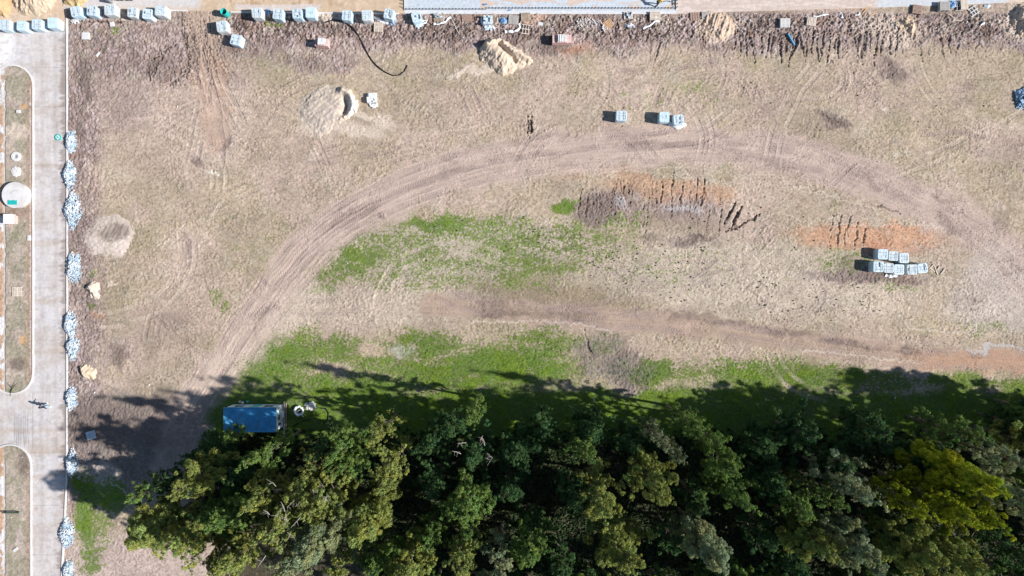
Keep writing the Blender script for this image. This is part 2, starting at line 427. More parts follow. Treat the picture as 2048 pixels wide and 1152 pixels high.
    C = mix(C, (.125, .19, .015), gm * ss(n2, .5, .65) * .6)
    weak = gm * (1 - ss(G, .55, .95)) * (1 - shade)
    C = mix(C, (.20, .215, .09), weak * .55)
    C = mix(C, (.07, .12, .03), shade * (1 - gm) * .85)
    C = mix(C, FLOOR, ss(V + (n1 - .5) * 60, 870, 920) * ss(wu + .3 * np.minimum(V - 800, 200), 490, 540) * .9)  # forest floor colour lowered to paint the shade between trees
    C = mix(C, (.15, .14, .115), (.8 * ell(wu, wv, 1262, 742, 44, 36) + .6 * ell(wu, wv, 1200, 710, 50, 50)) * (.5 + .5 * ss(n3, .4, .6)))
    # clay
    for e in ((1330, 375, 125, 22, 3, .6), (1755, 474, 165, 25, 1, .95), (1950, 722, 150, 20, 2, .9), (1240, 340, 60, 16, 10, .4), (420, 150, 36, 50, 0, .5), (1740, 492, 60, 14, 2, .6), (430, 240, 30, 60, 0, .35),
              (1150, 98, 34, 12, 0, .35), (1140, 330, 30, 36, -35, .35), (1430, 390, 40, 22, 0, .5), (90, 40, 10, 6, 0, 0.0), (190, 625, 12, 8, 0, .6)):
        if e[5]: C = mix(C, CLAY, ell(wu, wv, *e[:5]) * e[5] * (1 - .4 * ss(n2, .5, .7)))
    C = mix(C, (.34, .15, .09), .5 * ell(wu, wv, 1140, 95, 24, 6) + .35 * ell(wu, wv, 1780, 500, 70, 8, 6))
    # pale sand spills
    for e in ((950, 140, 36, 12, -10, .95, PALE), (925, 143, 30, 5, -28, .9, PALE), (735, 240, 48, 12, 14, .85, PALE), (700, 262, 60, 12, 8, .6, PALE), (1436, 52, 34, 34, 10, .95, (.52, .40, .31)), (1440, 78, 22, 12, 0, .7, (.5, .42, .37)),
              (1785, 62, 60, 30, 8, .75, (.5, .41, .34)), (1815, 48, 14, 14, 0, .8, (.55, .42, .3)), (2035, 40, 30, 40, 0, .8, PALE), (625, 310, 12, 9, 0, .8, PALE), (1770, 216, 10, 5, 0, .95, (.65, .55, .47)), (1490, 20, 1, 1, 0, 0, PALE),
              (430, 344, 18, 4, 10, .8, (.6, .55, .48)), (505, 354, 8, 3, 40, .8, (.6, .5, .42)), (220, 566, 8, 6, 0, .9, PALE), (2000, 415, 5, 9, 0, .8, (.6, .5, .42)), (1070, 34, 28, 14, 0, .7, (.48, .33, .24)), (430, 40, 30, 20, 0, .4, PALE),
              (668, 30, 28, 10, 0, .8, PALE), (185, 350, 26, 22, 0, .25, (.44, .33, .26)), (1370, 418, 40, 6, 0, .7, (.47, .45, .46)), (1240, 405, 12, 12, 0, .7, (.47, .45, .46)), (200, 400, 60, 30, 0, .25, (.45, .36, .28)),
              (600, 600, 50, 30, -30, .5, PALE), (740, 700, 26, 14, 0, .9, (.42, .33, .25)), (800, 700, 20, 14, 0, .6, (.45, .43, .38)), (560, 660, 40, 30, -30, .2, PALE), (370, 800, 14, 14, 0, .6, PALE), (1285, 715, 10, 4, 0, .6, PALE)):
        if e[5]:
            mm = ell(wu, wv, *e[:5]) * e[5]; C = mix(C, e[6], mm); H = H + .04 * mm
    C = C * (1 + .30 * (fbm(U / 130, V / 90, 41, 3) - .5) + .30 * (fbm(U / 46, V / 30, 45, 3) - .5) * (1 - gm))[..., None]
    # faint ploughed weave of the earth mover's treads over the open field
    th = fbm(U / 160, V / 160, 17, 2) * 9
    weave = np.sin((U * np.cos(th) + V * np.sin(th)) * 1.35 + 3 * n2) * np.clip(fbm(U / 45, V / 30, 27, 3) * 3 - 1.2, 0, 1)
    open_ = (1 - churn) * (1 - shade)
    H = H + weave * .013 * open_ + fine * (1.0 + .6 * (1 - churn))
    st = vn(U / 1.9, V / 1.9, 1) - .5
    C = C * (1 + .36 * (n4 - .5) + .26 * (n5 - .5) + .25 * (n3 - .5) + .26 * st + .07 * weave * open_)[..., None]
    # bleached wandering drag lines
    reg = np.clip(ell(U, V, 1700, 380, 420, 120, 8, .5) + ell(U, V, 1950, 600, 140, 90, 0, .5) + .6 * ell(U, V, 1450, 480, 200, 90, 0, .5) + .5 * ell(U, V, 1900, 220, 260, 120, 0, .5), 0, 1)
    ln = 1 - ss(np.abs(fbm(U / 40, V / 24, 33, 3) - .5), .004, .014)
    C = mix(C, (.56, .49, .41), ln * reg * .5 * ss(n1, .4, .55)); H = H + ln * reg * .02
    # dry straw / trampled dark fibres
    C = mix(C, (.17, .14, .09), ss(vn(U / 2.4, V / 3.4, 3) * .7 + n3 * .3, .66, .74) * .5 * open_ * (1 - gm))
    return H, C, gm, churn, shade

def late_fields(U, V, C, H):
    n1 = fbm(U / 60, V / 60, 0, 4); n2 = fbm(U / 22, V / 22, 3, 4); n3 = fbm(U / 7, V / 7, 5, 3); n4 = vn(U / 2.6, V / 2.6, 2)
    wu = U + (n2 - .5) * 44 + (n3 - .5) * 14; wv = V + (fbm(U / 22, V / 22, 11, 4) - .5) * 30 + (n4 - .5) * 5
    # dark bare patches, most of them moist
    for e in ((1655, 236, 22, 6, 12, .9), (1688, 250, 24, 7, 6, .8), (1668, 232, 8, 10, 0, .6), (1783, 140, 30, 16, 50, .8), (1830, 142, 12, 6, 0, .5), (1000, 617, 48, 12, 3, .6), (985, 628, 22, 6, 0, .7), (1110, 628, 90, 10, 4, .55), (1370, 630, 60, 7, 4, .5), (1460, 648, 60, 6, 4, .5), (1580, 668, 60, 8, 6, .6),
              (1700, 690, 70, 8, 6, .6), (1815, 704, 26, 9, 20, .8), (238, 720, 18, 22, 0, .75), (325, 130, 34, 28, 0, .5), (385, 110, 12, 40, -6, .35), (452, 290, 16, 9, -40, .6), (402, 322, 12, 9, 30, .55), (378, 490, 6, 24, 0, .4), (1885, 395, 26, 8, 25, .45), (2005, 440, 12, 30, 0, .4), (1930, 172, 10, 8, 0, .5),
              (1200, 415, 44, 24, 0, .75), (1180, 442, 30, 10, 0, .6), (1250, 385, 50, 10, 0, .4), (1370, 440, 80, 26, 0, .4), (1390, 478, 30, 7, -8, .8), (1300, 480, 14, 8, 0, .6), (1725, 555, 60, 10, 0, .6), (1800, 560, 60, 6, 0, .6), (1700, 530, 30, 14, 0, .4), (760, 434, 8, 6, 0, .6), (730, 420, 40, 14, -20, .3),
              (560, 100, 16, 20, 0, .3), (630, 130, 40, 14, 10, .45), (1105, 95, 22, 22, 0, .75), (1060, 70, 60, 14, 0, .4), (870, 70, 60, 12, 0, .5), (685, 60, 50, 14, 0, .4), (1050, 250, 10, 14, 0, .3), (172, 180, 10, 60, 0, .5), (160, 260, 12, 30, 0, .4), (150, 480, 8, 40, 0, .4), (200, 850, 70, 50, 0, .6), (330, 850, 60, 60, 0, .5), (168, 130, 14, 60, 0, .5), (178, 620, 14, 60, 0, .4), (160, 330, 12, 40, 0, .4), (300, 690, 16, 30, 0, .35), (345, 640, 30, 14, 0, .3), (1560, 330, 60, 8, 12, .35), (1760, 372, 50, 8, 25, .45), (1900, 445, 40, 8, 38, .45), (1300, 285, 80, 6, 2, .3), (880, 350, 60, 6, -14, .3), (680, 430, 40, 8, -32, .35), (520, 640, 14, 40, 30, .35)):
        mm = ell(wu, wv, *e[:5], soft=.55) * e[5] * (.55 + .6 * ss(n3 * .6 + n4 * .4, .35, .6))
        C = mix(C, (.15, .115, .10), np.clip(mm, 0, 1))
    C = mix(C, (.42, .27, .19), ell(wu, wv, 1975, 724, 150, 19, 2) * .85 * (.6 + .6 * fbm(U / 50, V / 2.4, 71, 2)))
    C = mix(C, (.47, .46, .46), ell(wu, wv, 1990, 697, 70, 4, 0) * .6)
    for e in ((736, 238, 50, 10, 12, .8), (712, 262, 54, 9, 14, .7), (765, 258, 24, 9, 10, .6), (950, 138, 38, 10, -6, .85), (922, 145, 26, 5, -28, .85), (615, 205, 34, 16, -30, .3), (640, 262, 34, 12, 20, .4)):
        C = mix(C, (.54, .455, .375), np.clip(ell(wu, wv, *e[:5]) * e[5] * (.6 + .8 * (n3 > .48)), 0, 1))
    C = mix(C, (.30, .245, .20), ell(wu, wv, 722, 247, 26, 3.5, 16) * .7)
    return C

def n_w(U, V): return fbm(U / 22, V / 14, 51, 3)
def apply_strokes(gu, gv, H, C):
    """tyre tracks, cracks and ruts along curved lines, on local windows of the grid"""
    def window(pts, r):
        a = np.array(pts); i0 = np.searchsorted(gu, a[:, 0].min() - r); i1 = np.searchsorted(gu, a[:, 0].max() + r)
        j0 = np.searchsorted(gv, a[:, 1].min() - r); j1 = np.searchsorted(gv, a[:, 1].max() + r)
        return i0, i1, j0, j1
    def field(line, r):
        i0, i1, j0, j1 = window(line, r)
        if i1 - i0 < 2 or j1 - j0 < 2: return None
        D = np.full((j1 - j0, i1 - i0), 1e3, np.float32); SS = np.zeros_like(D); T = np.zeros_like(D)
        acc = 0.0
        for a, b in zip(line[:-1], line[1:]):
            L = np.linalg.norm(b - a)
            if L < 1e-6: continue
            p0, p1, q0, q1 = window([a, b], r)
            p0 = max(p0, i0); q0 = max(q0, j0); p1 = min(p1, i1); q1 = min(q1, j1)
            if p1 > p0 and q1 > q0:
                U, V = np.meshgrid(gu[p0:p1], gv[q0:q1])
                d = (b - a) / L
                x = U - a[0]; y = V - a[1]
                s = np.clip(x * d[0] + y * d[1], 0, L); t = -x * d[1] + y * d[0]
                dd = np.sqrt((x - s * d[0]) ** 2 + (y - s * d[1]) ** 2)
                w = (slice(q0 - j0, q1 - j0), slice(p0 - i0, p1 - i0))
                m = dd < D[w]
                D[w] = np.where(m, dd, D[w]); SS[w] = np.where(m, acc + s, SS[w]); T[w] = np.where(m, t, T[w])
            acc += L
        U, V = np.meshgrid(gu[i0:i1], gv[j0:j1])
        return (slice(j0, j1), slice(i0, i1)), D, SS, T, acc, U, V
    # the pale haul road bed under the tracks
    for pts, w, colr, k in (([(2080, 580), (1970, 480), (1850, 408), (1700, 345), (1560, 305), (1400, 288), (1200, 298), (1050, 315), (900, 348), (770, 400), (660, 465), (570, 555), (480, 680), (400, 790), (340, 930)], 46, (.46, .36, .31), .85),
                            ([(620, 600), (540, 640), (470, 720), (400, 790)], 40, PALE, .35),
                            ([(860, 612), (1000, 620), (1150, 634), (1350, 650), (1550, 676), (1720, 700), (1850, 716), (2080, 722)], 24, (.37, .275, .215), .85),
                            ([(405, 20), (405, 100), (420, 180), (435, 280)], 30, (.43, .32, .255), .7),
                            ([(1990, 540), (2080, 620)], 60, (.46, .40, .36), .5)):
        r = field(smooth_line(pts, 14), w * 1.5)
        if not r: continue
        sl, D, SS, T, L, U, V = r
        wob = (fbm(U / 30, V / 30, 12, 3) - .5) * w * .9
        m = (1 - ss(D + wob, w * .6, w * 1.15)) * k
        C[sl] = mix(C[sl], colr, m)
        st = fbm(SS / 60, T / 2.6, 14, 2)          # streaks dragged along the road
        C[sl] *= (1 + m * (st - .5) * .34 + m * (n_w(U, V) - .5) * .34)[..., None]
        H[sl] = H[sl] * (1 - m * .35) + m * (st - .5) * .035 + m * .008 * np.sin(SS * 2 * math.pi / 5.6 + np.abs(T) * .8) * (n_w(U, V) > .45)
    for pts, hs, ww, colr, k in TRACKS:
        r = field(smooth_line(pts, 12), hs + ww + 8)
        if not r: continue
        sl, D, SS, T, L, U, V = r
        Ts = T + (vn(SS / 30, SS * 0, 3) - .5) * 5
        for side in (-1, 1):
            d = np.abs(Ts - side * hs)
            m = (1 - ss(d, ww * .7, ww * 1.25)) * ss(SS, 0, 20) * (1 - ss(SS, L - 20, L)) * (D < hs + ww + 7)
            br = np.clip(fbm(U / 40, V / 25, 19, 3) * 2.6 - .75, 0, 1)
            lug = np.sin((SS + np.abs(Ts - side * hs) * .9) * 2 * math.pi / 5.2)
            C[sl] = mix(C[sl], colr, m * br * k * (.55 + .35 * (lug > 0)))
            H[sl] += m * br * (-.025 + .02 * lug)
            lip = (1 - ss(np.abs(d - ww * 1.35), 1.0, 2.4)) * (D < hs + ww + 7)
            H[sl] += lip * br * .02
    for pts, w in CRACKS:
        r = field(smooth_line(pts, 8), 16)
        if not r: continue
        sl, D, SS, T, L, U, V = r
        Tw = T + (fbm(SS / 9, SS * 0 + 3, 5, 3) - .5) * 16
        m = (1 - ss(np.abs(Tw), w * .5, w * 1.4)) * (D < 15) * ss(SS, 0, 15) * (1 - ss(SS, L - 15, L))
        C[sl] = mix(C[sl], (.56, .48, .40), m * (.25 + .5 * n_w(U, V)))
        H[sl] += m * .035
    for pts, w, dep in RUTS:
        r = field(smooth_line(pts, 8), w + 7)
        if not r: continue
        sl, D, SS, T, L, U, V = r
        Dw = np.abs(T + (fbm(U / 9, V / 11, 20, 3) - .5) * 9 * min(1.0, w)) * (D < w + 6) + D * (D >= w + 6) + (vn(U / 2.4, V / 2.4, 4) - .5) * 3.4
        tp = .35 + .65 * ss(SS, 0, L * .3) * (1 - ss(SS, L * .7, L))
        m = (1 - ss(Dw / tp, w * .4, w * 1.4))
        lip = 1 - ss(np.abs(Dw - w * 1.9), .6, 2.6)
        H[sl] += -m * dep + lip * dep * .12
        C[sl] = mix(C[sl], WET_SHADE, np.clip(m * (.45 + dep * 2.2), 0, .9))  # deeper cuts coloured darker, their shade put into the soil colour
    return H, C

# region kept low and flat under the paved parts
def road_edge_top(U):
    return np.interp(U, [-400, 133, 134, 330, 470, 812, 1350, 1500, 1730, 1900, 2048, 2600], [26, 26, 20, 20, 24, 27, 28, 22.5, 16, 10.5, 4, -12])
def road_edge_left(V):
    return np.interp(V, [-200, 500, 960, 1152, 1700], [133, 134, 133, 123, 100])
def under_pavement(U, V):
    a = (1 - ss(V, road_edge_top(U) - 3, road_edge_top(U) - 1)) 
    b = (1 - ss(U, road_edge_left(V) - 3, road_edge_left(V) - 1))
    return np.maximum(a, b)

step = 0.078 * S
gu = np.arange(-14, 2062, step); gv = np.arange(-12, 1166, step)
def grow(a, far, n=26):
    d = np.geomspace(step, far * S, n)
    return np.concatenate([a[0] - d[::-1], a, a[-1] + d])
gu = grow(gu, 2500); gv = grow(gv, 2500)
U, V = np.meshgrid(gu, gv)
U = U.astype(np.float32); V = V.astype(np.float32)
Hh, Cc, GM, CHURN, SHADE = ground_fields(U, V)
Hh, Cc = apply_strokes(gu, gv, Hh, Cc)
Cc = late_fields(U, V, Cc, Hh)
up = under_pavement(U, V)
Hh = Hh * (1 - up) - .10 * up
far_ = np.clip((np.maximum(np.abs(U - CU) - 1100, np.abs(V - CV) - 640)) / 400, 0, 1)
Hh = Hh * (1 - far_)
# low terraces of soil above the kerb
Cc = np.clip(Cc, .01, .9)
nx, ny = len(gu), len(gv)
P = np.empty((ny, nx, 3), np.float32)
P[..., 0] = (U - CU) / S; P[..., 1] = (CV - V) / S; P[..., 2] = Hh
idx = np.arange(nx * ny, dtype=np.int32).reshape(ny, nx)
F = np.stack([idx[1:, :-1], idx[1:, 1:], idx[:-1, 1:], idx[:-1, :-1]], -1).reshape(-1, 4)
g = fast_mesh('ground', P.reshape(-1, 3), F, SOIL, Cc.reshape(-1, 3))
tag(g, kind='structure')
def gh(u, v):
    i = min(max(np.searchsorted(gu, u), 0), nx - 1); j = min(max(np.searchsorted(gv, v), 0), ny - 1)
    return float(Hh[j, i])
def lookup(A, u, v):
    i = np.clip(np.searchsorted(gu, u), 0, nx - 1); j = np.clip(np.searchsorted(gv, v), 0, ny - 1)
    return A[j, i]

# ------------------------------------------------------------------ painted sheets: roads, islands, sand heaps
def sheet(name, u0, u1, v0, v1, st, fn, m, skirt=True, origin=None, parent=None):
    uu = np.linspace(u0, u1, max(2, int((u1 - u0) / st) + 1)); vv = np.linspace(v0, v1, max(2, int((v1 - v0) / st) + 1))
    U, V = np.meshgrid(uu, vv)
    r = fn(U, V)
    U2, V2, H, C, keep = r
    n = U.shape
    P = np.stack([(U2 - CU) / S, (CV - V2) / S, H], -1).reshape(-1, 3)
    if origin: P = P - np.array(origin)
    idx = np.arange(n[0] * n[1]).reshape(n)
    F = np.stack([idx[1:, :-1], idx[1:, 1:], idx[:-1, 1:], idx[:-1, :-1]], -1)
    kf = keep[1:, :-1] & keep[1:, 1:] & keep[:-1, 1:] & keep[:-1, :-1]
    F = F[kf]
    used = np.unique(F); rem = np.full(n[0] * n[1], -1); rem[used] = np.arange(len(used))
    F = rem[F]; P = P[used]; C = np.clip(C.reshape(-1, 3)[used], .01, .9)
    if skirt:      # close the rim down into the ground
        e = {}
        for f in F:
            for a, b in ((f[0], f[1]), (f[1], f[2]), (f[2], f[3]), (f[3], f[0])):
                if (b, a) in e: del e[(b, a)]
                else: e[(a, b)] = 1
        nb = {}; extra = []; ec = []
        for a, b in e:
            for q in (a, b):
                if q not in nb:
                    nb[q] = len(P) + len(extra); p = P[q].copy(); p[2] = (origin[2] if origin else 0) * 0 - .25; extra.append(p); ec.append(C[q])
        FF = [[b, a, nb[a], nb[b]] for a, b in e]
        P = np.vstack([P, extra]); C = np.vstack([C, ec]); F = np.vstack([F, FF])
    o = fast_mesh(name, P, F.astype(np.int32), m, C, parent=parent)
    if origin: o.location = origin
    return o

CONC = (.545, .51, .50)
def west_road(U, V):
    # columns follow the right-hand kerb
    e = road_edge_left(V); w = (U + 400) / 534.0
    U2 = -400 + w * (e + 400)
    C = np.empty(U.shape + (3,)); C[:] = CONC
    n1 = fbm(U2 / 50, V / 50, 3, 4); n2 = fbm(U2 / 5, V / 22, 8, 3); n3 = fbm(U2 / 3, V / 3, 2, 2)
    C = mix(C, (.46, .41, .37), ss(n1, .45, .68) * .6)
    C = mix(C, (.55, .54, .56), ss(fbm(U2 / 40, V / 30, 9, 3), .5, .7) * .5)
    # soil washed over the slab in bands
    for v in (215, 325, 480, 600, 705, 860, 905, 950):
        b = (1 - ss(np.abs(V - v + (n1 - .5) * 26 + .05 * (U2 - 100)), 1, 9)) * .45
        C = mix(C, (.42, .33, .26), b)
    # mud dragged in from the right edge
    dm = ss(U2 - e + 26 * fbm(V / 5, V * 0, 6, 3) + 6 * (n3 - .5), 0, 6) * (vn(V / 30, V * 0, 5) > .35)
    C = mix(C, (.20, .15, .13), dm * .6)
    C = mix(C, (.33, .25, .2), ss(U2 - e + 16, 4, 16) * .35)
    C = mix(C, (.60, .45, .31), box(U2, V + (n1 - .5) * 20, -400, 134, -60, 58, 8) * .8)
    C = mix(C, (.72, .71, .70), ell(U2, V, 2, 95, 28, 38) * .8)
    # joints
    j = np.maximum(1 - ss(np.abs(U2 - 66), .5, 1.2), 0) * ((V > 785) & (V < 900))
    for v in (60, 135, 214, 330, 445, 560, 680, 784, 905, 1010, 1110): j = np.maximum(j, (1 - ss(np.abs(V - v), .4, 1.1)) * (U2 > 60) * .7)
    C = mix(C, (.2, .19, .19), j * .5)
    # tyre marks turning left out of the junction
    for k in range(7):
        uu = 30 + k * 4.2 + (V - 840) ** 2 / 900 * (1 if k > 3 else -.4)
        C = mix(C, (.16, .15, .15), (1 - ss(np.abs(U2 - uu), .6, 1.8)) * ss(V, 815, 840) * (1 - ss(V, 885, 900)) * .5)
    C = mix(C, (.36, .31, .27), ss(fbm(U2 / 12, V / 7, 61, 4), .52, .68) * .35)
    C = mix(C, (.30, .26, .23), (1 - ss(np.abs(U2 - 84 + 5 * (n1 - .5)), 2, 6)) * .16 + (1 - ss(np.abs(U2 - 112 + 5 * (n1 - .5)), 2, 6)) * .16)
    C = C * (1 + .22 * (n3 - .5) + .24 * (n2 - .5))[..., None]
    H = np.full(U.shape, .03) + .003 * (n1 - .5)
    return U2, V, H, C, np.ones(U.shape, bool)
o = sheet('west_road', -400, 134, 20, 1700, 1.6, west_road, PAVE, skirt=False); tag(o, kind='structure')

def top_road(U, V):
    e = road_edge_top(U); w = (V + 500) / 520.0
    V2 = -500 + w * (e + 500)
    C = np.empty(U.shape + (3,)); C[:] = (.50, .38, .27)
    n1 = fbm(U / 50, V2 / 30, 3, 4); n3 = fbm(U / 3, V2 / 3, 2, 2); n2 = fbm(U / 14, V2 / 10, 6, 4)
    C = mix(C, (.58, .46, .35), ss(n2, .5, .65) * .7)
    C = mix(C, (.40, .27, .16), ss(fbm(U / 6, V2 / 26, 15, 3), .55, .66) * box(U, V2, 440, 690, -100, 12, 4) * .9)
    C = mix(C, (.55, .53, .53), box(U, V2, 60, 400, -500, 17, 10) * .9)
    C = mix(C, (.56, .42, .30), box(U + 20 * (n1 - .5), V2, -500, 130, -500, 50, 10) * .95)
    C = mix(C, (.55, .49, .46), box(U, V2 + 6 * (n2 - .5), 470, 640, 9, 20, 2) * .9)
    slab = box(U, V2, 810, 1352, -600, 40, .8)
    spk = vn(U / 1.8, V2 / 1.8, 3)
    C = mix(C, np.array((.50, .55, .60)), slab)
    C = mix(C, (.30, .36, .42), slab * ss(spk, .7, .85) * .6)
    stain = ss(fbm(U / 26, V2 / 9, 23, 4) - np.abs(V2 - 2) * .012 + .05 * ss(U, 960, 1000) - .3 * (U < 960), .46, .56)
    C = mix(C, (.56, .43, .34), slab * stain * .8)
    C = mix(C, (.58, .60, .63), slab * ss(V2 - e, -9, -7) * .9)
    r = ss(U, 1352, 1354)
    C = mix(C, (.52, .43, .38), r)
    C = mix(C, (.62, .53, .48), r * ss(fbm(U / 16 + 2 * n1, V2 / 3, 25, 3), .5, .6) * .8)
    C = mix(C, (.50, .54, .57), box(U + 20 * (n1 - .5), V2, 1755, 2010, -600, 40, 8) * .85)
    C = mix(C, (.6, .5, .4), ss(U, 2000, 2040) * .7)
    C = C * (1 + .2 * (n3 - .5) + .14 * (spk - .5))[..., None]
    H = np.full(U.shape, .06) + (n2 - .5) * .06 * (1 - np.maximum(slab, 0)) * (U > 420) * (1 - r) + .012 * (n3 - .5) * r + .01 * (spk - .5) * slab
    return U, V2, H, C, np.ones(U.shape, bool)
o = sheet('top_road', -60, 2200, -500, 20, 1.8, top_road, PAVE, skirt=True); tag(o, kind='structure')

KERB = mat('kerb_concrete', (.62, .61, .60), .85, .1, 2.0, .004)
def kerb(name, pts, w=.17, h=.14, z0=-.15, closed=False):
    """pts in plan units"""
    p = [Vector(PX(*q)) for q in pts]; b = MB(); n = len(p)
    for i, q in enumerate(p):
        if closed: d = p[(i + 1) % n] - p[i - 1]
        else: d = p[min(i + 1, n - 1)] - p[max(i - 1, 0)]
        d.normalize(); x = Vector((-d.y, d.x, 0)) * w / 2
        b.v += [q + x + Vector((0, 0, z0)), q + x * .9 + Vector((0, 0, h)), q - x * .9 + Vector((0, 0, h)), q - x + Vector((0, 0, z0))]
    for i in range(n if closed else n - 1):
        j = (i + 1) % n
        for k in range(3): b.f.append([4 * i + k, 4 * i + k + 1, 4 * j + k + 1, 4 * j + k])
        b.f.append([4 * i + 3, 4 * i, 4 * j, 4 * j + 3])
    if not closed: b.f += [[0, 1, 2, 3][::-1], [4 * n - 4, 4 * n - 3, 4 * n - 2, 4 * n - 1]]
    o = b.build(name, KERB); tag(o, kind='structure'); return o
kerb('kerb', [(float(road_edge_left(v)) + 1.2, v) for v in range(36, 1700, 16)])
kerb('kerb', [(u, float(road_edge_top(np.array(u))) + 1) for u in range(462, 814, 16)])
kerb('kerb', [(u, float(road_edge_top(np.array(u))) + 1) for u in (322, 340, 358, 376)])
kerb('kerb', [(u, 27.6) for u in range(816, 1352, 16)], w=.12, h=.10)

def capsule(u0, u1, vt, vb, n=16):
    r = (u1 - u0) / 2; c = (u0 + u1) / 2; out = []
    for k in range(n + 1):
        a = math.pi * k / n; out.append((c - r * math.cos(a), vt + r - r * math.sin(a)))
    for k in range(n + 1):
        a = math.pi * k / n; out.append((c + r * math.cos(a), vb - r + r * math.sin(a)))
    # add straight run points
    res = []
    for a, b in zip(out, out[1:] + out[:1]):
        L = math.hypot(b[0] - a[0], b[1] - a[1]); m_ = max(1, int(L / 20))
        for k in range(m_): res.append((a[0] + (b[0] - a[0]) * k / m_, a[1] + (b[1] - a[1]) * k / m_))
    return res
IS1 = (-15, 67, 131, 787); IS2 = (-20, 63, 889, 1500)
def island(ident):
    u0, u1, vt, vb = ident
    r = (u1 - u0) / 2; cu = (u0 + u1) / 2
    def fn(U, V):
        cv = np.clip(V, vt + r, vb - r)
        d = np.sqrt((U - cu) ** 2 + (V - cv) ** 2)
        keep = d < r - .2
        n1 = fbm(U / 24, V / 24, 3, 4); n2 = fbm(U / 7, V / 7, 8, 3); n4 = vn(U / 2.6, V / 2.6, 2)
        C = np.empty(U.shape + (3,)); C[:] = (.31, .275, .21)
        C = mix(C, (.44, .36, .31), ss(n1, .5, .62) * .7)
        edge = ss(U, 50, 60)
        C = mix(C, (.34, .23, .17), edge * .8)
        # strip left of the little ditch: bare orange and white soil
        Lm = 1 - ss(U + 2 * (n2 - .5), 8, 11)
        C = mix(C, (.44, .30, .21), Lm)
        C = mix(C, (.58, .57, .57), Lm * ss(fbm(U / 14, V / 18, 5, 3), .5, .58))
        gz = ss(fbm(U / 12, V / 16, 19, 3), .5, .6) * (1 - Lm) * (1 - edge)
        for e in ((26, 160, 8, 9, 1), (32, 175, 6, 8, .8), (28, 265, 12, 16, 1), (38, 610, 12, 40, .5), (35, 930, 16, 24, 1), (24, 985, 16, 34, 1), (30, 1060, 14, 50, 1), (30, 1110, 16, 20, .7), (25, 780, 20, 6, .6), (33, 470, 8, 8, .3)):
            gz = np.maximum(gz * .45, ell(U + 8 * (n2 - .5), V + 8 * (n2 - .5), *e[:4]) * e[4])
        C = mix(C, (.085, .16, .025), np.clip(gz * 1.25, 0, 1) * .85 * ss(n2 * .6 + n4 * .4, .26, .5))
        C = mix(C, (.48, .28, .12), ell(U, V, 49, 213, 6, 5) * .8 + ell(U, V, 47, 680, 8, 10) * .6)
        C = mix(C, PALE, ell(U + 10 * (n2 - .5), V + 8 * (n2 - .5), 35, 262, 22, 17) * .85)
        C = mix(C, (.48, .39, .37), ell(U + 8 * (n2 - .5), V, 40, 1075, 8, 20) * .6 + ell(U, V, 35, 740, 20, 16) * .0)
        C = mix(C, (.17, .13, .11), ell(U + 12 * (n2 - .5), V + 12 * (n2 - .5), 38, 728, 18, 14) * .8 + ell(U + 10 * (n2 - .5), V, 48, 925, 12, 26) * .7)
        C = mix(C, (.25, .17, .13), ell(U, V + 8 * (n2 - .5), 32, 425, 34, 12) * .6)
        dd = 1 - ss(np.abs(U - 9.5 + 3 * (n2 - .5)), 1.0, 2.4)
        dd = dd * ss(V, vt + 26, vt + 34)
        C = mix(C, (.08, .09, .05), dd * .8)
        ed = 1 - ss(np.abs(U - 63.5 + 2.4 * (n4 - .5)), 1.0, 2.2); ed *= ss(V, vt + 40, vt + 50) * (1 - ss(V, vb - 50, vb - 40))
        C = C * (1 + .5 * (n4 - .5) + .35 * (n2 - .5))[..., None]
        H = .09 + .05 * (n1 - .5) + .035 * (n4 - .5) + .05 * (n2 - .5) - .12 * dd - .10 * ed
        return U, V, H, C, keep
    return fn
for idn in (IS1, IS2):
    o = sheet('median_island', idn[0], idn[1], idn[2], idn[3], 1.4, island(idn), SOIL, skirt=False); tag(o, kind='structure')
    kerb('kerb', capsule(*idn), closed=True, h=.15)
def ih(u, v): return .07

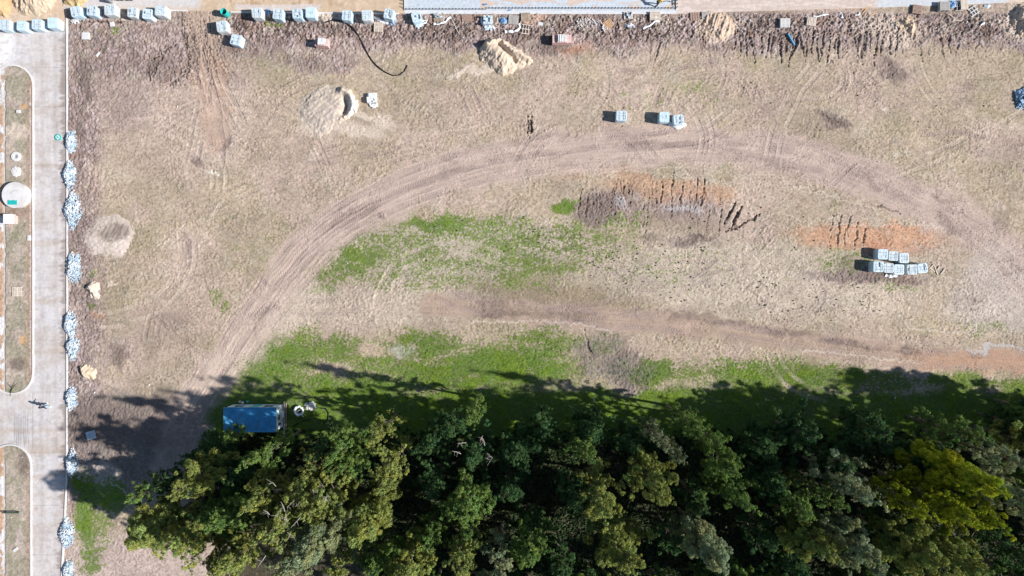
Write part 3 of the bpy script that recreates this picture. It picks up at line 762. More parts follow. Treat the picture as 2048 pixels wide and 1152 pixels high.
# heaps: a height built from planes rising inwards from each edge of an outline
def heap(name, outline, slopes, hmax, colr, label, cat='sand heap', groove=0.0, gdir=0.0, extra=None, rough=.05, group=None, paint=None):
    P0 = [np.array(p, float) for p in outline]
    us = [p[0] for p in P0]; vs_ = [p[1] for p in P0]
    cu, cv = sum(us) / len(us), sum(vs_) / len(us)
    area = sum(a[0] * b[1] - a[1] * b[0] for a, b in zip(P0, P0[1:] + P0[:1]))
    sg = 1 if area > 0 else -1
    def fn(U, V):
        n1 = fbm(U / 12, V / 12, 3, 3); n2 = fbm(U / 4, V / 4, 8, 3)
        Uw = U + 13 * (n1 - .5) + 6 * (n2 - .5); Vw = V + 13 * (fbm(U / 12, V / 12, 13, 3) - .5) + 6 * (fbm(U / 4, V / 4, 18, 2) - .5)
        h = np.full(U.shape, hmax * 1.0)
        for (a, b), s in zip(zip(P0, P0[1:] + P0[:1]), slopes):
            L = np.linalg.norm(b - a); d = sg * ((b[0] - a[0]) * (Vw - a[1]) - (b[1] - a[1]) * (Uw - a[0])) / L
            x = d / S * s
            h = -.06 * np.log(np.exp(-np.clip(h, -5, 5) / .06) + np.exp(-np.clip(x, -5, 5) / .06))
        C = np.empty(U.shape + (3,)); C[:] = colr
        C = mix(C, np.array(colr) * .8, ss(n1, .5, .65) * .6)
        C = mix(C, np.clip(np.array(colr) * 1.2, 0, .75), ss(n2, .55, .7) * .5)
        if groove:
            t = U * math.cos(gdir) + V * math.sin(gdir)
            h = h + groove * (fbm(t / 3.2, (V * math.cos(gdir) - U * math.sin(gdir)) / 60, 6, 2) - .5) * ss(h, .05, .3)
        if extra: h = h + extra(U, V) * ss(h, -.02, .15)
        if paint: C = paint(U, V, C, n2)
        h = h + rough * (n2 - .5) * ss(h, -.05, .2) + .0
        keep = h > -.10
        C = C * (1 + .16 * (vn(U / 2.2, V / 2.2, 2) - .5))[..., None]
        return U, V, h + .03, C, keep
    pad = 12
    x, y, z = PX(cu, cv)
    o = sheet(name, min(us) - pad, max(us) + pad, min(vs_) - pad, max(vs_) + pad, 1.2, fn, SANDM, skirt=True, origin=(x, y, 0.0))
    tag(o, label, cat, group)
    return o
SANDC = (.52, .415, .30)
def arc_ridge(pts, w, hh, steep=1.0):
    L = smooth_line(pts, 4)
    def f(U, V):
        D = np.full(U.shape, 1e3)
        for a, b in zip(L[:-1], L[1:]):
            d = b - a; n = max(1e-6, d @ d)
            t = np.clip(((U - a[0]) * d[0] + (V - a[1]) * d[1]) / n, 0, 1)
            D = np.minimum(D, np.sqrt((U - a[0] - t * d[0]) ** 2 + (V - a[1] - t * d[1]) ** 2))
        return hh * np.exp(-(D / w) ** 2)
    return f
r1 = arc_ridge([(975, 92), (1000, 82), (1015, 96), (1040, 112), (1058, 122)], 5.0, .55)
r1b = arc_ridge([(998, 92), (1016, 110), (1030, 124)], 4.5, -.75)
heap('sand_heap', [(958, 120), (956, 98), (972, 78), (1000, 76), (1030, 92), (1064, 112), (1064, 126), (1036, 140), (1003, 158), (985, 140)],
     [1.3, 1.5, .9, .9, .9, .9, .7, .55, .7, 1.0], 1.05, (.57, .465, .365), 'tan sand heap with a scooped grooved face beside the churned mud strip', groove=.16, gdir=.55,
     extra=lambda U, V: r1(U, V) * .7 + r1b(U, V) * .8, rough=.06)
r2 = arc_ridge([(688, 182), (704, 195), (709, 212), (702, 232), (690, 240)], 9.0, .62)
r2b = arc_ridge([(690, 194), (694, 212), (688, 228)], 7, -.4)
def p2(U, V, C, n2):
    C = mix(C, (.33, .28, .27), ell(U + 8 * (n2 - .5), V, 652, 240, 22, 26, 20) * .7 * ss(fbm((U * .9 + V * .4) / 2.6, (V - U * .4) / 40, 9, 2), .38, .6))
    C = mix(C, (.37, .30, .27), ell(U, V, 668, 205, 20, 14, 25) * .7 * ss(fbm((V * .8 - U * .5) / 2.4, U / 30, 9, 2), .45, .6))
    return mix(C, (.66, .62, .58), ell(U, V, 706, 216, 9, 24, 8) * .8)  # sunlit outer slope of the crest painted paler
heap('sand_heap', [(597, 225), (606, 196), (640, 172), (676, 168), (704, 182), (716, 212), (706, 238), (672, 256), (645, 274), (612, 256)],
     [.3, .3, .3, .35, 1.0, 1.3, .8, .3, .25, .25], .42, (.53, .45, .37), 'large pale sand heap with a curved bright crest, beside a broken block pallet', groove=.10, gdir=.9,
     extra=lambda U, V: r2(U, V) + r2b(U, V), rough=.08, paint=p2)
heap('sand_heap', [(165, 485), (172, 455), (200, 434), (240, 428), (262, 445), (268, 480), (250, 508), (220, 516), (185, 510)], [.2] * 9, .16, (.50, .42, .36),
     'low pale heap with a dug-out brown centre near the left road', groove=.10, gdir=1.0, rough=.14,
     extra=lambda U, V: -.12 * ell(U, V, 228, 466, 32, 14, -12), paint=lambda U, V, C, n2: mix(mix(C, (.58, .50, .45), (ell(U, V, 190, 490, 20, 18) + ell(U, V, 243, 495, 18, 18)) * .7), (.22, .18, .155), ell(U + 20 * (n2 - .5), V + 12 * (n2 - .5), 228, 464, 34, 16, -14) * (.55 + .45 * ss(fbm((U + V * .5) / 3, (V - U * .5) / 18, 4, 2), .4, .6))))
heap('sand_heap', [(172, 575), (180, 560), (196, 562), (202, 585), (196, 602), (180, 592)], [1.5, 1.2, .8, .8, .8, 1.2], .7, (.53, .45, .38), 'small white-topped soil heap right of the kerb, above a green weed patch', rough=.2)
heap('sand_heap', [(162, 742), (166, 722), (182, 728), (196, 742), (190, 762), (174, 758)], [1.5, 1.1, .7, .7, .7, 1.2], .7, (.56, .46, .34), 'small cream sand heap by the kerb just above the shade line', rough=.2)
heap('sand_heap', [(-60, -60), (20, -60), (30, 5), (14, 36), (-60, 34)], [1, 1, 1, .8, .9], 2.0, (.50, .34, .19), 'ochre sand heap cut off by the top left corner', groove=.25, gdir=.3)
heap('sand_heap', [(22, -80), (130, -80), (112, 12), (86, 32), (46, 33), (26, 10)], [1, 1, .9, .7, .6, 1], 2.2, (.55, .44, .325), 'broad pale sand heap behind the four wrapped pallets at top left', groove=.22, gdir=.4)
heap('sand_heap', [(128, -60), (185, -60), (176, 6), (156, 17), (128, 12)], [1, 1, 1, .9, 1], 1.6, (.50, .37, .20), 'golden sand heap behind the leftmost pallet of the top row', groove=.2, gdir=.4)
heap('sand_heap', [(1402, 40), (1410, 22), (1440, 20), (1468, 36), (1470, 60), (1448, 84), (1420, 78)], [.5] * 7, .35, (.52, .40, .31), 'orange pink sand spill at the top road edge with white sheeting on it', groove=.25, gdir=.3, rough=.3)
heap('sand_heap', [(1800, 46), (1812, 36), (1830, 42), (1832, 62), (1822, 76), (1812, 66)], [1.2, .9, .9, .9, .9, 1], .8, (.54, .42, .31), 'narrow peach soil heap under the slatted board at top right', rough=.25)
heap('sand_heap', [(2016, 40), (2030, 14), (2080, 0), (2090, 80), (2040, 72)], [.9] * 5, 1.0, (.52, .42, .34), 'pale soil heap at the top right frame edge', rough=.2, groove=.2, gdir=.2)

# ------------------------------------------------------------------ small plants and grass (uncountable)
def tufts(name, n, accept, hmin, hmax, wid, cols, m, blades=3, zone=(-10, 2058, -10, 1160), zoff=0.0):
    u = rng.uniform(zone[0], zone[1], n); v = rng.uniform(zone[2], zone[3], n)
    a = accept(u, v); k = rng.random(n) < a
    u, v = u[k], v[k]; n = len(u)
    z = lookup(Hh, u, v) + zoff
    X = (u - CU) / S; Y = (CV - v) / S
    Vv = []; Cv = []
    base = np.array(cols)[rng.integers(0, len(cols), n)] * rng.uniform(.75, 1.25, n)[:, None]
    for b in range(blades):
        an = rng.uniform(0, 6.28, n); h = rng.uniform(hmin, hmax, n); w = wid * rng.uniform(.6, 1.3, n); ln = rng.uniform(.3, 1.3, n) * h
        ca, sa = np.cos(an), np.sin(an)
        p0 = np.stack([X - sa * w / 2, Y + ca * w / 2, z - .02], -1)
        p1 = np.stack([X + sa * w / 2, Y - ca * w / 2, z - .02], -1)
        p2 = np.stack([X + ca * ln, Y + sa * ln, z + h], -1)
        Vv.append(np.stack([p0, p1, p2], 1).reshape(-1, 3)); Cv.append(np.repeat(base, 3, 0))
    Vv = np.concatenate(Vv); Cv = np.concatenate(Cv)
    F = np.arange(len(Vv)).reshape(-1, 3)
    return fast_mesh(name, Vv, F, m, Cv, smooth=False)
BLADE = mat('blades', (1, 1, 1), .7, .1, 2, attr='albedo', trans=.3)
nopave = lambda u, v: 1 - under_pavement(u, v)
o = tufts('grass', 330000, lambda u, v: lookup(GM, u, v) ** 2 * nopave(u, v) * (v < 930) * (.35 + .65 * ss(v, 640, 700)), .04, .11, .035, [(.075, .18, .012), (.11, .21, .014), (.05, .13, .015), (.15, .19, .03)], BLADE)
tag(o, kind='stuff')
o = tufts('dry_grass', 230000, lambda u, v: (1 - lookup(CHURN, u, v)) * nopave(u, v) * (v < 800) * np.clip(fbm(u / 30, v / 30, 15, 3) * 3 - .9, .12, 1), .03, .08, .05, [(.30, .26, .17), (.22, .19, .11), (.45, .38, .28), (.16, .15, .08)], BLADE, blades=2)
tag(o, kind='stuff')
def weed_acc(u, v):
    m = np.maximum.reduce([ell(u, v, 1560, 600, 190, 60, 4), ell(u, v, 1330, 540, 160, 60) * .8, ell(u, v, 1000, 480, 180, 50) * .5, ell(u, v, 1480, 480, 140, 60) * .6, ell(u, v, 1500, 200, 500, 60) * .12])
    return m * ss(vn(u / 26, v / 26, 5), .38, .6) * .6
o = tufts('weeds', 15000, weed_acc, .04, .12, .17, [(.07, .075, .04), (.05, .06, .03), (.09, .08, .05)], BLADE, blades=9)
tag(o, kind='stuff')

# ------------------------------------------------------------------ block pallets
WOOD = mat('pallet_wood', (.46, .36, .26), .85, .2, 6, .004, var2=(.36, .29, .22))
WOODP = mat('pale_wood', (.60, .52, .44), .85, .15, 6, .004)
WOODB = mat('brown_wood', (.36, .25, .20), .85, .2, 6, .004)
WOODO = mat('orange_wood', (.55, .36, .22), .85, .15, 6, .004)
WOODG = mat('grey_wood', (.42, .40, .38), .88, .15, 6, .004)
BLOCK = mat('grey_block', (.54, .63, .69), .85, .14, 4, .006)
BLOCKW = mat('white_block', (.72, .75, .76), .85, .12, 4, .006)
WRAP = mat('plastic_wrap', (.60, .745, .84), .35, .10, 5, .012, spec=.5, bscale=9)
WRAPS = [WRAP, mat('plastic_wrap_blue', (.50, .655, .76), .35, .14, 5, .015, spec=.5, bscale=9), mat('plastic_wrap_dusty', (.60, .66, .68), .5, .16, 4, .012, bscale=9, var2=(.50, .52, .50)), mat('plastic_wrap_clear', (.52, .69, .80), .3, .12, 5, .015, spec=.5, bscale=9)]
SHEETING = mat('white_sheeting', (.78, .80, .82), .5, .06, 4, .01)
BLUEBAG = mat('blue_bag', (.06, .20, .42), .5, .3, 5, .03, var2=(.30, .45, .62))
BRICK = mat('red_brick', (.46, .25, .22), .85, .2, 6, .005)
BRICKP = mat('pink_brick', (.66, .45, .42), .85, .15, 6, .005)
RUBBLE = mat('broken_stone', (.58, .63, .67), .8, .35, 5, .01, var2=(.33, .43, .52))
RUBBLEB = mat('blue_stone', (.42, .56, .70), .8, .3, 5, .01, var2=(.20, .34, .50))
CONCW = mat('white_concrete', (.62, .61, .60), .85, .06, 1.5, .003)
TEAL = mat('teal_paint', (.02, .42, .40), .45, .08, 3)
BLACK = mat('black_rubber', (.018, .016, .018), .5, .2, 5)
STEEL = mat('grey_steel', (.38, .39, .41), .5, .12, 4, metal=.3)
DARKG = mat('dark_green_paint', (.03, .07, .05), .6, .15, 4)

def pallet_mesh(w, d, n=7, z=0.0, h=.13, jit=.006):
    deck = MB(); bear = MB(); sw = w / n * .72
    for i in range(n):
        deck.box((-w / 2 + w * (i + .5) / n, 0, z + h - .012), (sw, d, .024), jit=jit)
    for y in (-d / 2 + .05, 0, d / 2 - .05): bear.box((0, y, z + h / 2 - .014), (w, .09, h - .03))
    return deck, bear
def block_pallet(u, v, rot, w=1.2, d=1.2, h=1.05, style='full', label='', group=None, grid=(4, 3), wrapped=True, blk=BLOCK, name='block_pallet', lean=0.0):
    bu, bv = ground_uv(u, v, h)
    z = max(gh(bu, bv) if True else 0, 0.0)
    if bv < float(road_edge_top(np.array(bu))) or bu < 133: z = .03
    R = random.Random(int(u * 7 + v * 13))
    root = empty(name, PX(bu, bv, z - .02), math.radians(rot))
    root.rotation_euler[0] = lean
    tag(root, label, 'block pallet', group)
    dk, br = pallet_mesh(w * .98, d * .98)
    dk.build('deck', WOOD, root); br.build('bearer', WOOD, root)
    b = MB(); gx, gy = grid; top = h; bh = .19
    b.box((0, 0, (.13 + top - bh) / 2 + .0), (w * .93, d * .93, top - bh - .13))
    for i in range(gx):
        for j in range(gy):
            if style == 'broken' and R.random() < .35: continue
            if style == 'full' and R.random() < .03: continue
            cw, cd = w * .93 / gx, d * .93 / gy
            dz = R.uniform(-.02, .015) - (.1 if style == 'sunk' and 0 < i < gx - 1 and R.random() < .5 else 0)
            b.box((-w * .465 + cw * (i + .5) + R.uniform(-.01, .01), -d * .465 + cd * (j + .5) + R.uniform(-.01, .01), top - bh / 2 + dz), (cw * .93, cd * .93, bh), rz=R.uniform(-.03, .03))
    if style == 'broken':
        for k in range(10): b.box((R.uniform(-.3, .5), -d / 2 - R.uniform(.05, .4), .1), (.3, .18, .18), rz=R.uniform(0, 3), rx=R.uniform(-.5, .5))
    b.build('block_pile', blk, root)
    if wrapped:
        m = MB(); N = 48
        rings = [(.02, 1.0), (.18, 1.01), (.5 * h, 1.02), (.8 * h, 1.01), (h - .03, 1.0), (h + .012, .975), (h + .018, .80 if style != 'capped' else .4)]
        fold = [R.uniform(-1, 1) for _ in range(N)]
        ph = R.uniform(0, 6)
        for zi, (zz, sc) in enumerate(rings):
            for k in range(N):
                a = 2 * math.pi * k / N; c, s_ = math.cos(a), math.sin(a)
                q = (abs(c) ** 9 + abs(s_) ** 9) ** (-1 / 9)
                j = 1 + .012 * fold[k] * (1 if 0 < zi < 5 else .6) + .008 * math.sin(3 * a + zi * 1.3 + ph)
                if zi == 6: j += .05 * math.sin(5 * a + ph) * (1.4 if style == 'sunk' else .5)
                m.v.append(Vector((c * q * w / 2 * sc * j, s_ * q * d / 2 * sc * j, zz + (.012 * fold[(k * 5) % N] if zi == 6 else 0))))
        for i in range(len(rings) - 1):
            for k in range(N):
                m.f.append([i * N + k, i * N + (k + 1) % N, (i + 1) * N + (k + 1) % N, (i + 1) * N + k])
        wrap = m.build('plastic_wrap', R.choice(WRAPS), root)
        if style in ('full', 'sunk') and R.random() < .7:      # strapping bands over the top
            t = MB()
            for x in (-.22, .24): t.box((x * w, 0, h + .022), (.025, d * 1.0, .008))
            t.build('strap', STEEL, root)
    return root
G1 = 'wrapped pallets of pale blocks'
BP = [
    (9, 49.5, 0, 1.15, 1.05, 'full', 'wrapped block pallet cut by the left frame edge, first of the lower four'),
    (43, 51.5, -3, 1.1, 1.05, 'capped', 'second wrapped block pallet from the left edge in the lower row of four'),
    (73.5, 48.5, -2, 1.15, 1.05, 'full', 'third wrapped block pallet from the left edge in the lower row of four'),
    (105, 45.5, 2, 1.15, 1.1, 'capped', 'rightmost wrapped block pallet of the lower row of four, nearest the road kerb'),
    (151, 22.5, 12, 1.15, 1.1, 'full', 'turned pale blue pallet at the road corner with rubble spilled at its foot'),
    (183, 21.5, -2, 1.1, 1.1, 'full', 'wrapped block pallet second from the left in the top row'),
    (219.5, 19.5, 3, 1.25, 1.1, 'sunk', 'wrapped pallet with torn corner, third in the top row, below the parked machine'),
    (264.5, 24.5, -4, 1.1, 1.1, 'full', 'wrapped block pallet fourth in the top row, right of a dark soil gap'),
    (295, 28, -5, 1.1, 1.05, 'full', 'shorter wrapped pallet just left of the last one before the vertical ruts'),
    (320.5, 21.5, -3, 1.2, 1.3, 'full', 'taller wrapped pallet, last of the top left row, beside the vertical ruts'),
    (443.5, 52.5, 8, 1.2, 1.1, 'sunk', 'rounded wrapped pallet with an open top, below the teal drum'),
    (471.5, 79.5, -14, 1.2, 1.05, 'full', 'turned wrapped pallet with ragged right edge, lowest of the pair under the teal drum'),
    (514.5, 26.5, 3, 1.15, 1.15, 'sunk', 'wrapped pallet with torn blue film on top, first right of the teal drum'),
    (555.5, 28, -7, 1.15, 1.15, 'full', 'slightly turned wrapped pallet, second right of the teal drum along the kerb'),
    (594.5, 27.5, 2, 1.1, 1.15, 'sunk', 'wrapped pallet with a white film knot, left of the close kerb pair'),
    (621.5, 25.5, -1, 1.15, 1.1, 'capped', 'smooth white wrapped pallet, right one of the close pair on the top kerb'),
    (693.5, 30.5, -6, 1.1, 1.15, 'full', 'wrapped pallet beside the upper end of the black hose, against the top kerb'),
    (733.5, 30.5, 3, 1.15, 1.15, 'full', 'wrapped pallet on the top kerb just left of the white film over the slatted pallet'),
    (777.5, 27.5, -12, 1.1, 1.2, 'sunk', 'leaning wrapped pallet with a blue torn top, last before the blue grey slab'),
    (1243, 231.5, -3, 1.2, 1.05, 'full', 'lone wrapped block pallet standing on the open field, left of the field pair'),
    (1329, 234, -1, 1.15, 1.1, 'capped', 'left wrapped pallet of the field pair, with plain white top'),
    (1357.5, 239, 5, 1.15, 1.0, 'sunk', 'right wrapped pallet of the field pair, with holes on top and film at its foot'),
    (1766, 508.5, -2, 1.15, 1.05, 'full', 'left wrapped pallet of the upper row of three by the clay strip'),
    (1787, 512, -2, 1.12, 1.05, 'full', 'middle wrapped pallet of the upper row of three by the clay strip'),
    (1808.6, 516, 0, 1.08, 1.05, 'full', 'right wrapped pallet of the upper row of three by the clay strip'),
    (1757, 533.5, -2, 1.2, 1.15, 'sunk', 'taller glossy wrapped pallet at the left end of the lower row of five'),
    (1778, 536, -1, 1.12, 1.05, 'full', 'second wrapped pallet from the left in the lower row of five'),
    (1798.5, 539, -2, 1.15, 1.05, 'full', 'middle wrapped pallet of the lower row of five, set slightly low'),
    (1824.5, 539, 0, 1.15, 1.05, 'full', 'fourth wrapped pallet of the lower row of five, after a dark gap'),
    (1845.5, 536.5, 5, 1.1, 1.0, 'sunk', 'tilted wrapped pallet with a crossing strap at the right end of the lower five'),
]
for (u, v, r, w, h, st, lab) in BP:
    g_ = random.Random(int(u)).choice([(4, 3), (5, 3), (4, 4), (3, 5), (3, 4)])
    block_pallet(u, v, r, w, w * random.Random(int(v + u)).uniform(.96, 1.06), h, st, lab, G1, g_)
block_pallet(743, 195, 3, 1.2, 1.15, .55, 'broken', 'low broken unwrapped block pallet with spilled pieces beside the large sand heap', None, (5, 5), False, BLOCKW)
block_pallet(833, 34.5, 14, 1.1, 1.1, .8, 'broken', 'turned half-used block pallet with blue film, below the left slab corner', None, (4, 4), True)
block_pallet(975.5, 39.5, -3, 1.1, 1.1, .7, 'broken', 'half-used block pallet wrapped around by a loop of white film', None, (4, 4), False, BLOCK)
block_pallet(180.5, 871, 14, 1.05, 1.0, .35, 'full', 'low pale blue block pile on a tilted pallet in the shaded soil by the road', None, (3, 3), False)

def brick_pallet(u, v, w, d, label, rot=0):
    h = 1.0; bu, bv = ground_uv(u, v, h)
    root = empty('brick_pallet', PX(bu, bv, gh(bu, bv)), math.radians(rot)); tag(root, label, 'brick pallet', 'pallets of red hollow brick')
    dk, br = pallet_mesh(w * .9, d); dk.build('deck', WOODB, root); br.build('bearer', WOODB, root)
    R = random.Random(int(u)); b = MB(); n = 8
    for L in range(5):
        for i in range(n):
            if L == 4 and (i < 2 or i > 5): continue
            for j in range(2):
                b.box((-w / 2 + w * (i + .5) / n, -d / 2 + d * (j + .5) / 2, .13 + .2 * (L + .5)), (w / n * .92, d / 2 * .94, .19), jit=.01)
    b.build('brick_pile', BRICKP, root)
    c = MB()
    for i in range(5): c.box((-w * .18 + i * .2, 0, 1.19), (.14, d * .8, .1), jit=.02)
    c.build('loose_brick', BLOCKW, root)
    return root
brick_pallet(643, 84.5, 1.5, .85, 'pink and red brick pallet left of the black hose with a dark pit behind', -3)
brick_pallet(1124, 78, 2.2, .95, 'longer red brick pallet in the churned mud right of the sand heap', 0)

def pallet(u, v, rot, w, d, m, n, label, load=None, tilt=0.0, layers=1, frame=False):
    h = .13 * layers + (.12 if load else 0); z = max(0.03, gh(u, v)) + .02
    root = empty('wooden_pallet', PX(u, v, z), math.radians(rot)); root.rotation_euler[1] = tilt
    tag(root, label, 'wooden pallet', 'empty and part-used wooden pallets along the top road')
    for L in range(layers):
        if frame:
            b = MB()
            for y in (-d / 2, 0, d / 2): b.box((0, y * .93, .1 + .13 * L), (w, .09, .03), jit=.01)
            b.build('crosspiece', m, root)
            c = MB()
            for i in range(n): c.box((-w / 2 + w * (i + .5) / n, 0, .06 + .13 * L), (.07, d, .09))
            c.build('bearer', m, root)
        else:
            dk, br = pallet_mesh(w, d, n, z=.13 * L, jit=.01); dk.build('deck', m, root); br.build('bearer', m, root)
    if load:
        R = random.Random(int(u)); b = MB()
        for i in range(load):
            b.box((R.uniform(-.35, .35) * w, R.uniform(-.35, .35) * d, .13 * layers + .1), (.38, .16, .19), rz=R.choice((0, 1.57, .2)))
        b.build('loose_block', BLOCK, root)
    return root
pallet(758, 56, 88, 1.1, 1.05, WOODP, 8, 'pale slatted pallet under white film, below the second last wrapped pallet')
pallet(877.5, 35.5, 0, 1.1, 1.0, WOOD, 7, 'wooden pallet with a few blocks left on it, above a curl of white film', load=6)
pallet(934, 37.5, 90, .8, 1.15, WOODB, 5, 'brown slatted pallet lying flat just left of the film-looped blocks')
pallet(1027, 41, -4, 1.15, 1.05, WOODG, 14, 'smooth grey boarded pallet right of the blue bag')
pallet(1051, 35, 2, 1.05, .95, WOOD, 12, 'tan boarded pallet between the grey board and the top slab edge')
pallet(1051.5, 60, -8, 1.0, 1.1, WOODP, 3, 'pale open-frame pallet lying just above the scooped sand heap', frame=True)
pallet(1216, 49.5, 35, 1.15, 1.0, WOODO, 7, 'orange open-slatted pallet turned at an angle, with white scraps beside it')
pallet(1256, 32, 2, 1.05, .85, WOODP, 5, 'pallet with white block pieces against the slab edge, right of the orange pallet', load=7)
pallet(1309, 33.5, 90, 1.0, 1.2, WOODP, 6, 'slatted pallet half covered by a white film strip at the slab edge', layers=2)
pallet(1389, 33.5, 4, 1.1, .9, WOODB, 4, 'reddish brown pallet of wide boards left of the orange pink sand spill')
pallet(1411.5, 32, 90, .9, 1.0, WOODG, 6, 'grey weathered pallet tucked into the edge of the pink sand spill')
pallet(1567.5, 48.5, 90, 1.05, 1.08, CONCW, 8, 'almost white slatted pallet alone in the dark mud, above a blue pipe', layers=3)
pallet(1621, 45, -9, 1.1, 1.0, WOODP, 6, 'cream pallet with pinkish slats, right of the almost white one', layers=2)
pallet(1832, 20.5, 82, 1.05, 1.05, WOODB, 7, 'pinkish brown slatted board above the narrow peach soil heap', layers=2)
pallet(1884, 15.5, 90, 1.05, 1.12, WOODG, 8, 'grey green slatted pallet stack left of the blue bag at top right', layers=4)
pallet(1925, 11.5, 4, .95, 1.1, WOODP, 8, 'light slatted pallet leaning on a frame right of the top right blue bag', tilt=.12, layers=2)
pallet(1917, 14, 0, 1.0, 1.05, WOODG, 2, 'open grey frame pallet half under the light leaning pallet', frame=True)
pallet(1946, 22.5, 33, 1.05, .95, CONCW, 3, 'white open-frame pallet turned at an angle, rightmost of all the pallets', frame=True)
root = pallet(36.5, 583, 0, 1.1, 1.1, WOODP, 8, 'pale wooden pallet lying alone on the long median island', layers=1)
root.location.z = .1; root['group'] = ''; del root['group']

# ------------------------------------------------------------------ small site objects
def single(name, mb, m, label, cat, group=None, smooth=False, loc=None):
    """one-mesh thing with its origin at its base"""
    if loc is None:
        xs = [p.x for p in mb.v]; ys = [p.y for p in mb.v]; loc = Vector((sum(xs) / len(xs), sum(ys) / len(ys), min(p.z for p in mb.v)))
    mb.v = [p - Vector(loc) for p in mb.v]
    o = mb.build(name, m, None, smooth); o.location = loc; tag(o, label, cat, group); return o
def ground_pts(pts, z=.05, stepp=8):
    return [Vector(PX(p[0], p[1], max(gh(p[0], p[1]), -.02) + z)) for p in smooth_line(pts, stepp)]
# the hose
b = MB(); b.tube(ground_pts([(652, 46), (670, 41), (688, 46), (705, 55), (716, 70), (728, 92), (738, 112), (752, 130), (770, 144), (787, 151.5), (799, 150), (809, 143), (815, 131)], .08), .065, 8)
single('hose', b, BLACK, 'thick black hose curving from the mud strip out onto the field', 'hose', smooth=True)
def strip(pts, w, label, cat='plastic film', mm=SHEETING, group='strips of white plastic film'):
    b = MB(); b.ribbon(ground_pts(pts, .06, 4), w); return single('plastic_film', b, mm, label, cat, group)
strip([(748, 35), (756, 39), (764, 42), (772, 46), (777, 48)], .35, 'white film draped over the slatted pallet below the kerb pallets')
strip([(838, 53), (840, 46), (848, 42), (855, 41), (851, 46), (844, 48), (840, 53)], .22, 'small white loop of film below the turned half-used pallet')
strip([(868, 48), (876, 49), (884, 47), (892, 44), (896, 38), (902, 35)], .25, 'white film curl under the pallet with a few blocks')
strip([(964, 34), (963, 42), (966, 50), (974, 53), (983, 54), (990, 58)], .3, 'white film loop hanging round the half-used block pallet')
strip([(1010, 64), (1022, 64), (1034, 62), (1040, 54), (1038, 48)], .3, 'white film arc under the smooth grey board')
strip([(1286, 58), (1290, 55), (1298, 53), (1304, 48), (1308, 44), (1318, 43)], .3, 'white film trailing down from the half covered pallet')
strip([(1308, 24), (1309, 32), (1310, 40)], .5, 'broad white film strip lying across the slatted pallet')
strip([(1421, 58), (1428, 61), (1436, 63), (1444, 60)], .28, 'wavy white film on the orange pink sand spill')
strip([(1336, 247), (1345, 250), (1354, 255), (1362, 252), (1372, 249)], .45, 'white film bundled at the foot of the field pallet pair')
strip([(1770, 550), (1778, 553), (1786, 552), (1794, 551)], .35, 'white film lying below the lower row of five pallets')
strip([(1626, 32), (1632, 34), (1640, 32), (1648, 30), (1656, 29)], .22, 'thin white film strip above the cream pallet')
strip([(1679, 26), (1683, 30), (1682, 35), (1686, 36)], .25, 'crumpled white film scrap in mud right of the cream pallet')
strip([(1709, 31), (1714, 31), (1718, 29), (1718, 25)], .2, 'hooked white film scrap left of the loose planks')
strip([(1250, 51), (1258, 55), (1262, 57)], .4, 'short thick white film roll below the slab edge pallets')
strip([(1256, 48), (1264, 52), (1268, 57)], .3, 'second short film roll lying against the thick one')
strip([(1968, 12), (1974, 14), (1978, 10)], .35, 'pale blue film scrap at the top road edge, far right', mm=WRAP)
strip([(1960, 51), (1966, 46)], .3, 'small white film scrap on the grooved mud at far right')
def blob_bag(u, v, r, label, m):
    b = MB(); R = random.Random(int(u)); N = 14
    z0 = max(gh(u, v), .02)
    for i in range(6):
        t = i / 5 * math.pi / 2
        for k in range(N):
            a = 2 * math.pi * k / N; q = r * math.cos(t) * R.uniform(.8, 1.15) if i < 5 else .02
            b.v.append(Vector(PX(u, v)) + Vector((q * math.cos(a), q * math.sin(a) * .8, z0 - .05 + r * .75 * math.sin(t) * R.uniform(.85, 1.1))))
    for i in range(5):
        for k in range(N): b.f.append([i * N + k, i * N + (k + 1) % N, (i + 1) * N + (k + 1) % N, (i + 1) * N + k])
    single('plastic_bag', b, m, label, 'bag')
blob_bag(1006.5, 42, .5, 'crumpled blue plastic bag left of the smooth grey board', BLUEBAG)
blob_bag(1902, 9, .6, 'blue bag between the grey pallet stack and the light leaning pallet', BLUEBAG)
blob_bag(536, 24, .45, 'flat bright blue bag on the kerb between two wrapped pallets', BLUEBAG)
def slab(name, u, v, w, d, h, rot, m, label, cat, z=None, group=None):
    zz = (max(gh(u, v), 0) if z is None else z)
    b = MB(); x, y, _ = PX(u, v); b.box((x, y, zz + h / 2 - .02), (w, d, h), rz=math.radians(rot), jit=.012)
    b.box((x + .01, y, zz + h - .02 + .012), (w * .8, d * .8, .02), rz=math.radians(rot))
    return single(name, b, m, label, cat, group, loc=Vector((x, y, zz - .02)))
slab('concrete_slab_piece', 173, 73, .9, .8, .15, 0, CONCW, 'square white slab piece lying in mud below the top left pallets', 'slab')
slab('concrete_slab_piece', 197, 109, .2, .62, .15, -38, CONCW, 'narrow slanting white slab piece in the upper left mud', 'slab')
slab('concrete_slab_piece', 226, 50, .45, .5, .2, 10, CONCW, 'small white lump beside green weeds under the top row pallets', 'slab')
slab('concrete_slab_piece', 1080.5, 48.5, .58, .4, .12, -12, CONCW, 'small white slab right of the open-frame pallet', 'slab')
slab('concrete_slab_piece', 1269, 41, .34, .3, .15, 0, WOODP, 'small pinkish cube beside the slab edge pallet', 'block')
slab('concrete_slab_piece', 39, 224, .42, .32, .2, 0, CONCW, 'small white block on the median island near its top end', 'block', z=.08)
slab('concrete_slab_piece', 59.5, 476, .33, .62, .12, 0, CONCW, 'small upright-lying white slab at the island kerb below the box', 'slab', z=.08)
slab('concrete_slab_piece', 33, 1098, .62, .32, .12, 38, CONCW, 'tilted white board on the lower median island', 'board', z=.08)
